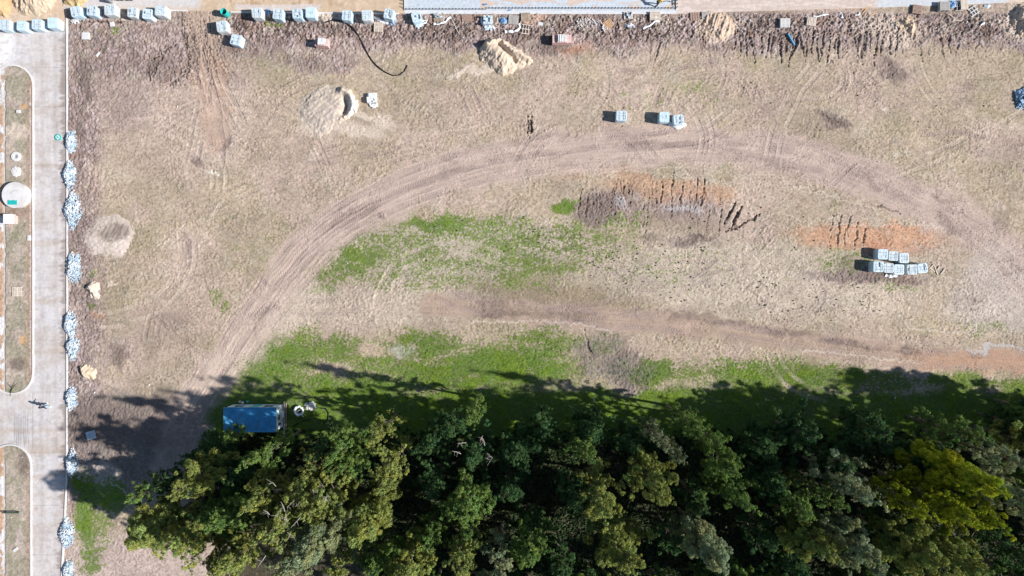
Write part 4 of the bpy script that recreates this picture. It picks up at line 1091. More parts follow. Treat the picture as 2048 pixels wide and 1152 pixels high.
slab('concrete_slab_piece', 1486 - 380, 20, .01, .01, .01, 0, CONCW, 'x', 'slab') if False else None
def planks(name, segs, w, m, labels, cat, group):
    for (a, c), lab in zip(segs, labels):
        b = MB(); p, q = Vector(PX(*a)), Vector(PX(*c)); L = (q - p).length; an = math.atan2((q - p).y, (q - p).x)
        mid = (p + q) / 2; z = max(gh((a[0] + c[0]) / 2, (a[1] + c[1]) / 2), .0) + .05
        b.box((mid.x, mid.y, z), (L, w, .05), rz=an, jit=.008); single(name, b, m, lab, cat, group)
planks('plank', [((1858, 538), (1867, 529)), ((1860, 536), (1869, 544)), ((1868, 530), (1875, 550)), ((1874, 540), (1879, 532)), ((1880, 549), (1890, 536))], .11, WOODP,
       ['short plank slanting up, nearest the tilted pallet of the lower five', 'plank slanting down right beside the tilted wrapped pallet', 'long steep plank in the middle of the five loose planks',
        'shortest plank between the steep plank and the rightmost one', 'rightmost of the loose planks beside the lower pallet row'], 'plank', 'loose planks beside the lower pallet row')
planks('plank', [((1723, 19), (1741, 14)), ((1724, 28), (1734, 17)), ((1734, 31), (1754, 27))], .13, WOODO,
       ['upper flat plank of the three below the top road', 'steep middle plank of the three below the top road', 'lower plank of the three below the top road'], 'plank', 'loose planks below the top road')
planks('plank', [((903, 38), (919, 70))], .07, WOODP, ['long thin stick lying in mud above the field, left of the brown pallet'], 'stick', None)
planks('plank', [((1905, 41.5), (1923, 41.5)), ((1896, 29), (1908, 38))], .07, WOODP, ['thin pale stick lying level in the mud at far right', 'thin pale stick slanting in the mud below the grey pallet stack'], 'stick', None)
planks('plank', [((1236, 44), (1241, 55))], .08, WOODO, ['thin orange stick right of the orange angled pallet'], 'stick', None)
b = MB(); b.tube([Vector(PX(1574.5, 69, .22)), Vector(PX(1588, 91, .12))], .11, 10); single('pipe', b, mat('blue_pipe', (.12, .38, .62), .45, .1, 4), 'short blue pipe lying slanted below the almost white pallet', 'pipe', smooth=False)
b = MB()
for k in range(2): b.tube([Vector(PX(568.5 + 3.6 * k, 802 + 3 * k, .16)), Vector(PX(568.5 + 3.4 * k, 886 - 5 * k, .16))], .095, 10)
o = single('pole', MB().tube([Vector(PX(569, 802, .16)), Vector(PX(569, 886, .16))], .095, 10), WOODG, 'grey pole lying against the right end of the blue cabin', 'pole')
o = single('pole', MB().tube([Vector(PX(573, 806, .16)), Vector(PX(572.6, 880, .16))], .085, 10), WOODB, 'browner pole lying right of the grey pole at the blue cabin', 'pole')

def rubble(u, v, ru, rv, n, label, m=RUBBLE, h=.55, r=(.055, .125), group='heaps of broken stone along the road kerb', m2=None):
    b = MB(); R = random.Random(int(u + v)); st = RND.getstate()
    for k in range(int(n * 1.5) if group else n):
        a = R.uniform(0, 6.283); q = math.sqrt(R.random()) * R.uniform(.85, 1.12) if R.random() < .97 else R.uniform(1.05, 1.15)
        w_ = 1 + .16 * math.sin(2 * a + u) + .09 * math.sin(3 * a + v) + R.uniform(-.06, .06)
        uu = u + ru * q * w_ * math.cos(a); vv = v + rv * q * (2 - w_) * math.sin(a)
        z = max(gh(uu, vv), .03) + h * max(0, 1 - q * q) * R.uniform(.75, 1)
        b.rock(Vector(PX(uu, vv, z)), R.uniform(*r), sq=.95)
    # packed core
    N = 16; base = len(b.v); x, y, _ = PX(u, v)
    for i, (s, zz) in enumerate(((.7, -.05), (.45, h * .3), (.25, h * .5), (.02, h * .55))):
        for k in range(N):
            t = 6.283 * k / N; b.v.append(Vector((x + ru / S * s * math.cos(t), y + rv / S * s * math.sin(t), zz)))
    for i in range(3):
        for k in range(N): b.f.append([base + i * N + k, base + i * N + (k + 1) % N, base + (i + 1) * N + (k + 1) % N, base + (i + 1) * N + k])
    return single('rubble_heap', b, m, label, 'stone heap', group)
for (u, v, ru, rv, n, lab) in (
    (143, 283, 11, 24, 330, 'broken stone heap on the kerb beside the teal ring, topmost of the line'),
    (140, 350, 11, 26, 330, 'broken stone heap on the kerb, second from the top, level with the island rings'),
    (146, 420, 15, 31, 480, 'largest broken stone heap, third from the top, right of the round tank across the road'),
    (149, 534, 15, 31, 460, 'broken stone heap just below and left of the low dug-out heap'),
    (141, 648, 11, 25, 300, 'upper of the two broken stone heaps that touch each other'),
    (146, 694, 11, 24, 300, 'lower of the two broken stone heaps that touch each other'),
    (144, 796, 11, 23, 260, 'broken stone heap at the shade line, right of the walking person'),
    (144.5, 926, 11, 25, 280, 'shaded bluish stone heap level with the top of the lower island'),
    (134, 1066, 13, 28, 340, 'whiter stone heap overhanging the kerb near the bottom of the road'),
    (138, 1142, 11, 22, 240, 'stone heap cut off by the bottom frame edge')):
    rubble(u, v, ru, rv, n, lab)
rubble(2048, 196, 20, 22, 260, 'heap of deep blue stones cut off by the right frame edge', RUBBLEB, .6, (.10, .2), None)
rubble(621, 812, 11, 8, 70, 'scatter of white stones right of the round white bag', CONCW, .2, (.1, .2), None)
rubble(152, 42, 9, 5, 40, 'white rubble spilled at the foot of the corner pallet', CONCW, .2, (.08, .16), None)
rubble(1175, 46, 26, 10, 60, 'loose white stone scraps strewn over the mud left of the orange pallet', CONCW, .05, (.05, .12), None)
rubble(1208, 56, 7, 5, 30, 'little white scrap pile at the foot of the orange pallet', CONCW, .1, (.06, .13), None)
rubble(785, 40, 8, 10, 60, 'grey blue stone pile beside the leaning wrapped pallet', RUBBLEB, .3, (.08, .16), None)

# single clods and stones strewn about
b = MB(); R5 = random.Random(99)
for k in range(900):
    u = R5.uniform(140, 2040); v = R5.uniform(30, 110) if k % 3 else R5.uniform(110, 740)
    if k % 5 == 0: u = R5.uniform(137, 200)
    if float(under_pavement(np.array(u), np.array(v))) > 0: continue
    b.rock(Vector(PX(u, v, gh(u, v) + .01)), R5.uniform(.03, .09))
o = b.build('clods', mat('clod', (.40, .35, .30), .9, .3, 3, .01)); tag(o, kind='stuff')
b = MB()
for k in range(420):
    u = R5.uniform(820, 2030); v = R5.gauss(45, 16)
    if v < float(road_edge_top(np.array(u))) + 3: continue
    b.rock(Vector(PX(u, v, gh(u, v) + .03)), R5.uniform(.03, .10), sq=.4)
for k in range(60):
    u, v = R5.uniform(6, 60), R5.uniform(160, 1140)
    b.rock(Vector(PX(u, v, .12)), R5.uniform(.03, .07), sq=.4)
for (u, v) in ((1188, 800), (1790, 796), (1856, 828), (2018, 829), (787, 818), (1815, 676), (355, 213), (540, 305), (208, 220), (196, 238), (190, 785), (298, 770)):
    b.rock(Vector(PX(u, v, gh(u, v) + .03)), .12)
o = b.build('white_scraps', CONCW); tag(o, kind='stuff')

# teal drum
root = empty('drum', PX(*ground_uv(447, 23, 1.0), max(.0, gh(452, 28)))); tag(root, 'open teal drum standing at the head of the vertical ruts', 'drum')
m_ = MB(); m_.lathe([(.36, 0), (.37, .02), (.355, .3), (.372, .33), (.355, .36), (.355, .65), (.372, .68), (.355, .71), (.36, .98), (.385, 1.0), (.35, 1.01), (.33, .98), (.325, .3), (.32, .28)], 32)
m_.build('barrel_body', TEAL, root, True)
MB().lathe([(.32, .29), (.31, .31)], 24).build('dark_disc', BLACK, root)  # black disc inside the open drum
# teal ring on road
root = empty('cable_reel', PX(117.5, 275, .035)); tag(root, 'flat teal ring with pale spoked centre lying on the road', 'reel')
b = MB(); N = 36
prof = [(.36, 0), (.37, .10), (.34, .13), (.28, .13), (.25, .10), (.25, 0)]
for r_, z in prof:
    for k in range(N): b.v.append(Vector((r_ * math.cos(6.2832 * k / N), r_ * math.sin(6.2832 * k / N), z)))
for i in range(6):
    for k in range(N): b.f.append([i * N + k, i * N + (k + 1) % N, ((i + 1) % 6) * N + (k + 1) % N, ((i + 1) % 6) * N + k])
b.build('rim', TEAL, root)
b = MB()
for k in range(3): b.box((0, 0, .06 + .004 * k), (.5, .06, .05), rz=k * 1.047)
b.build('spoke', BLOCKW, root); MB().lathe([(.09, .02), (.09, .12), (.06, .13)], 16).build('hub', TEAL, root)
MB().lathe([(.245, .005), (.245, .03)], 30).build('disc', BLOCKW, root)

# island installations
root = empty('concrete_ring', PX(*ground_uv(32, 313, .2), .08)); tag(root, 'round white concrete ring with a grey hole on the island, above the solid cover', 'manhole')
b = MB(); N = 40; prof = [(.54, 0), (.545, .17), (.52, .2), (.25, .2), (.225, .17), (.225, .02)]
for r_, z in prof:
    for k in range(N): b.v.append(Vector((r_ * math.cos(6.2832 * k / N), r_ * math.sin(6.2832 * k / N), z)))
for i in range(6):
    for k in range(N): b.f.append([i * N + k, i * N + (k + 1) % N, ((i + 1) % 6) * N + (k + 1) % N, ((i + 1) % 6) * N + k])
b.build('ring_body', CONCW, root); MB().lathe([(.22, .03), (.22, .06)], 24).build('hole_cover', STEEL, root)
b = MB(); R7 = random.Random(3); N = 26; x, y, _ = PX(*ground_uv(32, 343, .15))
rads = [R7.uniform(.52, .66) for _ in range(N)]
for s_, z in ((1.0, .06), (1.0, .16), (.9, .2), (.45, .24), (.02, .23)):
    for k in range(N): b.v.append(Vector((x + rads[k] * s_ * math.cos(6.2832 * k / N), y + rads[k] * s_ * math.sin(6.2832 * k / N), z + R7.uniform(-.012, .012))))
for i in range(4):
    for k in range(N): b.f.append([i * N + k, i * N + (k + 1) % N, (i + 1) * N + (k + 1) % N, (i + 1) * N + k])
single('well_cover', b, CONCW, 'ragged white round cover on the island between the ring and the big tank', 'manhole')
hh = .7; root = empty('water_tank', PX(*ground_uv(30, 390, hh), .06)); tag(root, 'big round white concrete tank with a teal hatch on the median island', 'tank')
MB().lathe([(1.47, 0), (1.47, hh - .06), (1.5, hh - .05), (1.5, hh - .01), (1.47, hh), (.7, hh + .03), (.02, hh + .05)], 64).build('tank_body', mat('tank_concrete', (.66, .65, .64), .8, .08, 1.5, .003, var2=(.56, .54, .52)), root)
h_ = MB(); h_.box((-.22, -.87, hh + .045), (1.05, .52, .05)); h_.build('hatch', TEAL, root)
b = MB(); b.box((-.5, -.60, hh + .085), (.12, .05, .03)); b.box((.1, -.60, hh + .085), (.12, .05, .03)); b.build('hinge', BLOCKW, root)
b = MB(); b.tube([(-.55, .1, hh + .04), (-.2, .38, hh + .05), (.1, .52, hh + .05), (.35, .42, hh + .05)], .02, 6); b.build('wire', STEEL, root)
root = empty('meter_box', PX(24.5, 439, .07)); tag(root, 'white square box with a pinkish side step, below the round tank', 'box')
MB().box((0, 0, .32), (.92, 1.08, .64)).build('box_body', CONCW, root)
MB().box((0, 0, .665), (.96, 1.12, .05)).build('lid', mat('lid_white', (.80, .79, .78), .7, .04, 2), root)
MB().box((.58, -.08, .14), (.24, .95, .28)).build('step', BRICKP, root)
root = empty('barrier', PX(26, 1023, .09)); tag(root, 'low dark green bar lying across the lower island on two short feet', 'barrier')
MB().box((0, 0, .34), (1.95, .12, .1)).build('bar', DARKG, root)
for s_ in (-.75, .75): MB().box((s_, 0, .14), (.1, .14, .3)).build('foot', DARKG, root)
b = MB(); b.tube([Vector(PX(21, 792, .06)), Vector(PX(24, 783, .2)), Vector(PX(29, 776, .3)), Vector(PX(34, 767, .3))], [.03, .05, .04, .02], 6)
b.tube([Vector(PX(29, 776, .3)), Vector(PX(24, 770, .4)), Vector(PX(20, 764, .4))], [.03, .02, .01], 6)
b.tube([Vector(PX(31, 772, .3)), Vector(PX(38, 772, .4)), Vector(PX(44, 766, .4))], [.03, .02, .01], 6)
single('branch', b, mat('bark_dark', (.07, .055, .045), .9, .2, 6), 'dark bare branch lying over the bottom kerb of the upper island', 'branch')

# big bag ring near the cabin
b = MB(); N = 26; R8 = random.Random(8); x, y, _ = PX(*ground_uv(597, 822, .35)); z0 = gh(598, 818)
rj = [R8.uniform(.9, 1.1) for _ in range(N)]
for r_, z in ((.52, -.03), (.58, .25), (.60, .36), (.50, .42), (.40, .36), (.37, .2), (.35, .02)):
    for k in range(N): b.v.append(Vector((x + r_ * rj[k] * math.cos(6.2832 * k / N), y + r_ * rj[k] * math.sin(6.2832 * k / N) * 1.0, z0 + z + (.03 * math.sin(k * 2.1) if z > .1 else 0))))
for i in range(6):
    for k in range(N): b.f.append([i * N + k, i * N + (k + 1) % N, (i + 1) * N + (k + 1) % N, (i + 1) * N + k])
root = empty('bulk_bag', (x, y, z0)); tag(root, 'round white open-topped bulk bag with a loose strap, right of the blue cabin', 'bag')
b.v = [p - Vector((x, y, z0)) for p in b.v]; b.build('bag_body', SHEETING, root)
b = MB(); b.ribbon([(.25, -.35, .4), (.35, -.5, .25), (.5, -.75, .05)], .12); b.ribbon([(-.2, -.1, .1), (0, .02, .15), (.15, .1, .2)], .12); b.build('strap', SHEETING, root)
b = MB(); b.tube(ground_pts([(640, 816), (652, 817), (658, 826), (657, 838), (648, 846)], .08), .06, 7); single('pipe_coil', b, BLACK, 'thin black pipe arc in the shade right of the white stones', 'hose')
b = MB(); b.tube(ground_pts([(572, 866), (590, 850), (606, 842), (622, 838)], .08), .05, 7); single('pipe_coil', b, BLACK, 'black pipe running from the poles towards the white bag', 'hose')
# toe items above the cabin
for (u, v, m, lab) in ((481, 803, BRICKP, 'small pink item on the grass above the cabin'), (486, 805, BLOCKW, 'tiny white item beside the pink one above the cabin'), (496, 803, TEAL, 'thin green upright thing above the cabin wall')):
    b = MB(); x, y, _ = PX(u, v); b.lathe([(.12, 0), (.15, .2), (.11, .3), (.05, .34)], 12, (x, y, gh(u, v) - .02)); single('bucket', b, m, lab, 'bucket')

# ------------------------------------------------------------------ cabin
CABW = mat('cabin_wall', (.72, .80, .84), .5, .06, 2, .003); CABR = mat('cabin_roof', (.075, .37, .68), .6, .2, 1.6, .006, var2=(.11, .38, .62))
GLASS = mat('dark_glass', (.015, .018, .02), .15, .1, 2, spec=.6)
cw, cd, chh = 5.72, 2.6, 2.6
cu_, cv_ = 517.5, 830.5
root = empty('site_cabin', PX(cu_, cv_, gh(cu_, cv_) - .05)); tag(root, 'white site cabin with a flat blue roof at the forest edge', 'cabin')
b = MB(); b.box((0, 0, .2 + (chh - .2) / 2), (cw, cd, chh - .2)); b.build('wall', CABW, root)
b = MB()
for x in (-2.2, 0, 2.2):
    for y in (-.9, .9): b.box((x, y, .1), (.25, .25, .24))
b.build('footing', BLOCK, root)
ro = MB().box((0, 0, chh + .035), (cw + .14, cd + .12, .07)).build('roof', CABR, root)
b = MB()
for x in (-1.72, .75): b.box((x, 0, chh + .082), (.035, cd + .1, .02))
b.build('seam', CABR, ro)
b = MB()
for k in range(22): b.box((-cw / 2 + .13 + k * .26, 0, chh + .076), (.05, cd + .06, .018))
b.build('roof_rib', CABR, ro)
b = MB(); R6 = random.Random(6)
for k in range(70): b.box((R6.uniform(-cw / 2, cw / 2), R6.triangular(-cd / 2, cd / 2, -cd / 2), chh + .092), (R6.uniform(.03, .12), R6.uniform(.02, .06), .012), rz=R6.uniform(0, 3))
b.build('leaf_litter', mat('litter', (.16, .11, .05), .9, .3, 9), ro)
b = MB(); t_ = .05; zt = chh + .09
b.box((0, cd / 2 + .07, zt - .03), (cw + .2, .05, .1)); b.box((0, -cd / 2 - .07, zt - .03), (cw + .2, .05, .1)); b.box((-cw / 2 - .08, 0, zt - .03), (.05, cd + .08, .1)); b.box((cw / 2 + .08, 0, zt - .03), (.05, cd + .08, .1))
b.build('roof_trim', mat('trim_blue', (.16, .42, .62), .5, .08, 3), ro)
for x in (-1.62, 1.72):
    w_ = MB().box((x, cd / 2 + .012, 1.55), (1.05, .03, .95)).build('window', GLASS, root)
    b = MB()
    for dx in (-.55, .55): b.box((x + dx, cd / 2 + .02, 1.55), (.05, .05, 1.05))
    for dz in (-.5, .5): b.box((x, cd / 2 + .02, 1.55 + dz), (1.15, .05, .05))
    b.build('window_frame', CABW, w_)
dr = MB().box((.15, cd / 2 + .015, 1.22), (.95, .04, 2.0)).build('door', mat('door_teal', (.18, .55, .58), .5, .08, 3), root)
MB().box((.5, cd / 2 + .06, 1.2), (.12, .06, .04)).build('handle', STEEL, dr)
MB().box((cw / 2 + .012, .05, 1.5), (.03, .5, .5)).build('vent', GLASS, root)
MB().box((cw / 2 + .012, -.75, 1.3), (.03, .28, .8)).build('vent', GLASS, root)
b = MB(); b.box((cw / 2 + .15, .25, .95), (.3, .7, .5)); b.build('air_conditioner', BLOCKW, root)
b = MB(); b.tube([(cw / 2 + .03, -.5, .4), (cw / 2 + .04, -.4, 1.2), (cw / 2 + .04, -.1, 1.9), (cw / 2 + .04, .2, 2.2)], .025, 6); b.build('cable', BLACK, root)

# ------------------------------------------------------------------ formwork with dowels along the slab
YEL = mat('steel_rust', (.05, .045, .045), .7, .2, 5)
fb = empty('form_board', PX(1082, 20.5, .05)); tag(fb, 'long form board with a row of upright dark dowel pins along the slab edge', 'formwork')
b = MB(); b.box((0, 0, .06), (540 / S, .05, .10)); b.build('board', mat('form_plywood', (.50, .53, .56), .7, .1, 3), fb)
pin = MB().tube([(0, 0, 0), (0, 0, .34)], .045, 6); pin0 = pin.build('dowel', YEL, fb)
for k in range(82):
    o = pin0 if k == 0 else pin0.copy()
    if k: COL.objects.link(o); o.parent = fb
    o.location = (-269 / S + k * 6.62 / S, .07 + (0.12 if k > 24 else 0), .02)
fb2 = empty('form_board', PX(1352, 6, .05)); tag(fb2, 'short form board with few pins closing the right end of the slab', 'formwork')
b = MB(); b.box((0, .6, .06), (.05, 3.0, .10)); b.build('board', MATS['form_plywood'], fb2)
for k in range(4):
    o = pin0.copy(); COL.objects.link(o); o.parent = fb2; o.location = (.08, -.55 + k * .385, .02)
fb3 = empty('form_board', PX(809, 6, .05)); tag(fb3, 'short form board with few pins closing the left end of the slab', 'formwork')
b = MB(); b.box((0, .6, .06), (.05, 3.0, .10)); b.build('board', MATS['form_plywood'], fb3)
for k in range(4):
    o = pin0.copy(); COL.objects.link(o); o.parent = fb3; o.location = (-.08, -.55 + k * .385, .02)
b = MB(); b.tube([Vector(PX(1347, -4, .2)), Vector(PX(1347.5, 12, .2))], .05, 6); single('steel_bar', b, YEL, 'short black bar lying at the right end of the slab', 'bar')
b = MB(); b.tube([Vector(PX(u, 3.5 + .8 * math.sin(u / 3), .12)) for u in range(1319, 1344, 3)], .035, 6); single('cable', b, YEL, 'thin dark cable from the yellow worker along the slab', 'cable')
for (u, v, lab) in ((970, 9.5, 'small blue rag lying on the slab'), (1019, 20.5, 'blue rag on the form board above the smooth grey board')):
    b = MB(); b.ribbon([Vector(PX(u - 4, v, .08)), Vector(PX(u, v + .6, .08)), Vector(PX(u + 4, v, .08))], .22); single('rag', b, BLUEBAG, lab, 'rag')

# machine at the top edge
root = empty('trailer', PX(250, -4, .05)); tag(root, 'grey wheeled trailer with curved white fenders, cut by the top frame edge', 'trailer')
b = MB(); b.box((0, .2, .7), (2.9, 1.1, .12)); b.box((-1.45, -.25, .55), (.3, .9, .9)); b.build('chassis', STEEL, root)
for x in (-.35, .75):
    w_ = MB()
    for i, (r_, y) in enumerate(((.30, -.14), (.40, -.12), (.42, 0), (.40, .12), (.30, .14))):
        for k in range(24): w_.v.append(Vector((x + r_ * math.cos(6.2832 * k / 24), -.25 + y, .42 + r_ * math.sin(6.2832 * k / 24))))
    for i in range(4):
        for k in range(24): w_.f.append([i * 24 + k, i * 24 + (k + 1) % 24, (i + 1) * 24 + (k + 1) % 24, (i + 1) * 24 + k])
    w_.f.append(list(range(24))[::-1]); w_.f.append([96 + k for k in range(24)])
    wo_ = w_.build('wheel', BLACK, root)
    MB().box((x, -.41, .42), (.25, .04, .25)).build('rim', STEEL, wo_)
    f_ = MB(); n_ = 10
    for y in (-.48, -.05):
        for k in range(n_):
            a = math.pi * (.02 + .96 * k / (n_ - 1)); f_.v.append(Vector((x + .52 * math.cos(a), y, .45 + .52 * math.sin(a))))
    for y in (-.48, -.05):
        for k in range(n_):
            a = math.pi * (.02 + .96 * k / (n_ - 1)); f_.v.append(Vector((x + .48 * math.cos(a), y, .43 + .48 * math.sin(a))))
    for k in range(n_ - 1):
        f_.f += [[k, k + 1, n_ + k + 1, n_ + k], [2 * n_ + k, 3 * n_ + k, 3 * n_ + k + 1, 2 * n_ + k + 1], [k, 2 * n_ + k, 2 * n_ + k + 1, k + 1], [n_ + k, n_ + k + 1, 3 * n_ + k + 1, 3 * n_ + k]]
    f_.build('fender', BLOCKW, root)
b = MB(); b.tube([(-1.3, -.45, .3), (-.9, -.5, .8), (-.6, -.2, 1.0)], .06, 8); b.build('strut', BLOCKW, root)
MB().box((1.55, .35, .75), (.5, .6, .5)).build('toolbox', mat('yellow_paint', (.62, .48, .10), .5, .1, 3), root)
# ------------------------------------------------------------------ trees
def leaf_mat(name, col):
    m = mat(name, col, .85, .14, .9, attr='albedo', trans=.28, spec=.08)
    nt = m.node_tree; N = nt.nodes; L = nt.links
    a = [n for n in N if n.type == 'ATTRIBUTE'][0]
    mx = N.new('ShaderNodeMix'); mx.data_type = 'RGBA'; mx.blend_type = 'MULTIPLY'; mx.inputs['Factor'].default_value = 1
    tgt = [l.to_socket for l in a.outputs['Color'].links]
    L.new(a.outputs['Color'], mx.inputs['A']); mx.inputs['B'].default_value = (*col, 1)
    for t in tgt: L.new(mx.outputs['Result'], t)
    return m
LEAF = {'o': leaf_mat('foliage_olive', (.285, .33, .095)), 'g': leaf_mat('foliage_green', (.165, .26, .07)), 'd': leaf_mat('foliage_shaded', (.075, .15, .055)),  # 'd' leaves: shade from neighbouring trees put into the colour
        'y': leaf_mat('foliage_yellow', (.32, .37, .03)), 's': leaf_mat('foliage_grey', (.31, .36, .20))}
BARK = mat('bark', (.13, .105, .085), .9, .25, 6, .01)
TWIG = mat('bare_twig', (.42, .38, .34), .85, .15, 6)

def crown_proto(seed, H=12.0, Rr=3.3, base=.22, nl=26, puff=(.42, .80), pointy=.5, leaf=(.055, .115), dens=2.3):
    R = random.Random(seed); rg = np.random.default_rng(seed)
    wood = MB(); lean = Vector((R.uniform(-.5, .5), R.uniform(-.5, .5), 0))
    tr = [Vector((0, 0, -.15)) + lean * t * t + Vector((0, 0, H * .95 * t)) for t in [i_ / 7 for i_ in range(8)]]
    wood.tube(tr, [.24 * (1 - .85 * t) + .02 for t in [i_ / 7 for i_ in range(8)]], 7)
    puffs = []
    az = R.uniform(0, 6)
    sect = [R.uniform(.6, 1.25) for _ in range(7)]
    for i in range(nl):
        f = base + (1 - base) * ((i + R.uniform(0, .9)) / nl)
        az += 2.4 + R.uniform(-.5, .5)
        q = (f - base) / (1 - base)
        prof = (math.sin(math.pi * min(1, (.18 + q * .82)) ** .85) ** .7) * (1 - pointy * q) + .12
        Lr = Rr * prof * R.uniform(.55, 1.15) * sect[int((az % 6.283) / 6.283 * 7) % 7]
        z0 = H * .95 * f * .88
        p0 = lean * f * f + Vector((0, 0, z0))
        up_ = R.uniform(.25, .7) * Lr + .3
        d = Vector((math.cos(az), math.sin(az), 0))
        pts = [p0, p0 + d * Lr * .5 + Vector((0, 0, up_ * .35)), p0 + d * Lr + Vector((0, 0, up_))]
        wood.tube(pts, [.07 * (1.2 - f) + .02, .045 * (1.2 - f) + .012, .012], 5)
        n = max(2, int(Lr / .62))
        for k in range(n):
            t = .38 + .66 * (k + R.uniform(0, .8)) / n
            c = p0 + d * Lr * t + Vector((0, 0, up_ * t ** 1.5)) + Vector((R.gauss(0, .3), R.gauss(0, .3), R.gauss(0, .2)))
            puffs.append((c, R.uniform(*puff) * (1.15 - .35 * t)))
            if R.random() < .45:
                c2 = c + Vector((R.gauss(0, .5), R.gauss(0, .5), R.uniform(0, .4))); puffs.append((c2, R.uniform(*puff) * .6))
    for k in range(4): puffs.append((lean + Vector((R.gauss(0, .3), R.gauss(0, .3), H * (.9 + .1 * k / 3))), puff[0] * R.uniform(.6, .9)))
    Vs, Cs = [], []
    for c, r in puffs:
        ns = max(5, int(9 * (r / .6) ** 2))
        pt = R.uniform(.72, 1.25); hue = R.uniform(-.12, .12)
        for s in range(ns):
            d = rg.normal(size=3); d[2] = abs(d[2]) * .8 - .25; d /= np.linalg.norm(d)
            sc = np.array(c) + d * r * .72; sr = r * R.uniform(.32, .5)
            m = int(30 * dens * (sr / .25) ** 1.6) + 8
            dd = rg.normal(size=(m, 3)); dd /= np.linalg.norm(dd, axis=1)[:, None]
            dd[:, 2] = np.where(dd[:, 2] < -.35, -dd[:, 2], dd[:, 2])
            p = sc + dd * sr * rg.uniform(.6, 1.08, (m, 1))
            nrm = dd + rg.normal(size=(m, 3)) * .55; nrm /= np.linalg.norm(nrm, axis=1)[:, None]
            t1 = np.cross(nrm, rg.normal(size=(m, 3))); t1 /= np.linalg.norm(t1, axis=1)[:, None] + 1e-6
            t2 = np.cross(nrm, t1); L = rg.uniform(leaf[0], leaf[1], (m, 1)); W = L * rg.uniform(.4, .7, (m, 1))
            tri = np.stack([p - t1 * W, p + t1 * W, p + t2 * L * 1.5], 1).reshape(-1, 3)
            Vs.append(tri)
            cv_ = pt * rg.uniform(.75, 1.25, (m, 1)) * np.array([[1 + hue, 1, 1 - hue]])
            Cs.append(np.repeat(cv_, 3, 0))
    V_ = np.concatenate(Vs); C_ = np.concatenate(Cs)
    F_ = np.arange(len(V_)).reshape(-1, 3)
    return wood, V_, F_, C_
PROTO = []
for i, kw in enumerate([dict(), dict(Rr=3.7, nl=30, pointy=.35), dict(Rr=2.6, nl=22, pointy=.75, H=12.5), dict(Rr=3.4, nl=24, puff=(.35, .65)), dict(Rr=4.0, nl=32, pointy=.3, puff=(.5, .95)),
                       dict(Rr=3.0, nl=22, puff=(.3, .6), pointy=.6, leaf=(.05, .12)), dict(Rr=3.6, nl=30, pointy=.45, puff=(.4, .7))]):
    w_, V_, F_, C_ = crown_proto(40 + i, **kw)
    cm = fast_mesh('crown', V_, F_, LEAF['o'], C_, smooth=False)
    tm = w_.build('trunk', BARK)
    PROTO.append((cm.data, tm.data, kw.get('Rr', 3.3), kw.get('H', 12.0)))
    bpy.data.objects.remove(cm); bpy.data.objects.remove(tm)
def dead_twigs(seed, H):
    R = random.Random(seed); out = []
    for k in range(6):
        b = MB(); out.append(b)
        a = R.uniform(0, 6.28); z = H * R.uniform(.72, .92); r0 = R.uniform(.8, 2.0)
        p = Vector((r0 * math.cos(a), r0 * math.sin(a), z)); d = Vector((math.cos(a + R.uniform(-1, 1)), math.sin(a + R.uniform(-1, 1)), R.uniform(.3, 1.0))).normalized()
        q = p + d * R.uniform(.6, 1.3); b.tube([p, (p + q) / 2 + Vector((.05, .05, 0)), q], [.035, .025, .01], 4)
        for j in range(4):
            s = p.lerp(q, R.uniform(.3, .95)); e = s + Vector((R.uniform(-.5, .5), R.uniform(-.5, .5), R.uniform(0, .4))); b.tube([s, e], [.016, .006], 4)
    return out
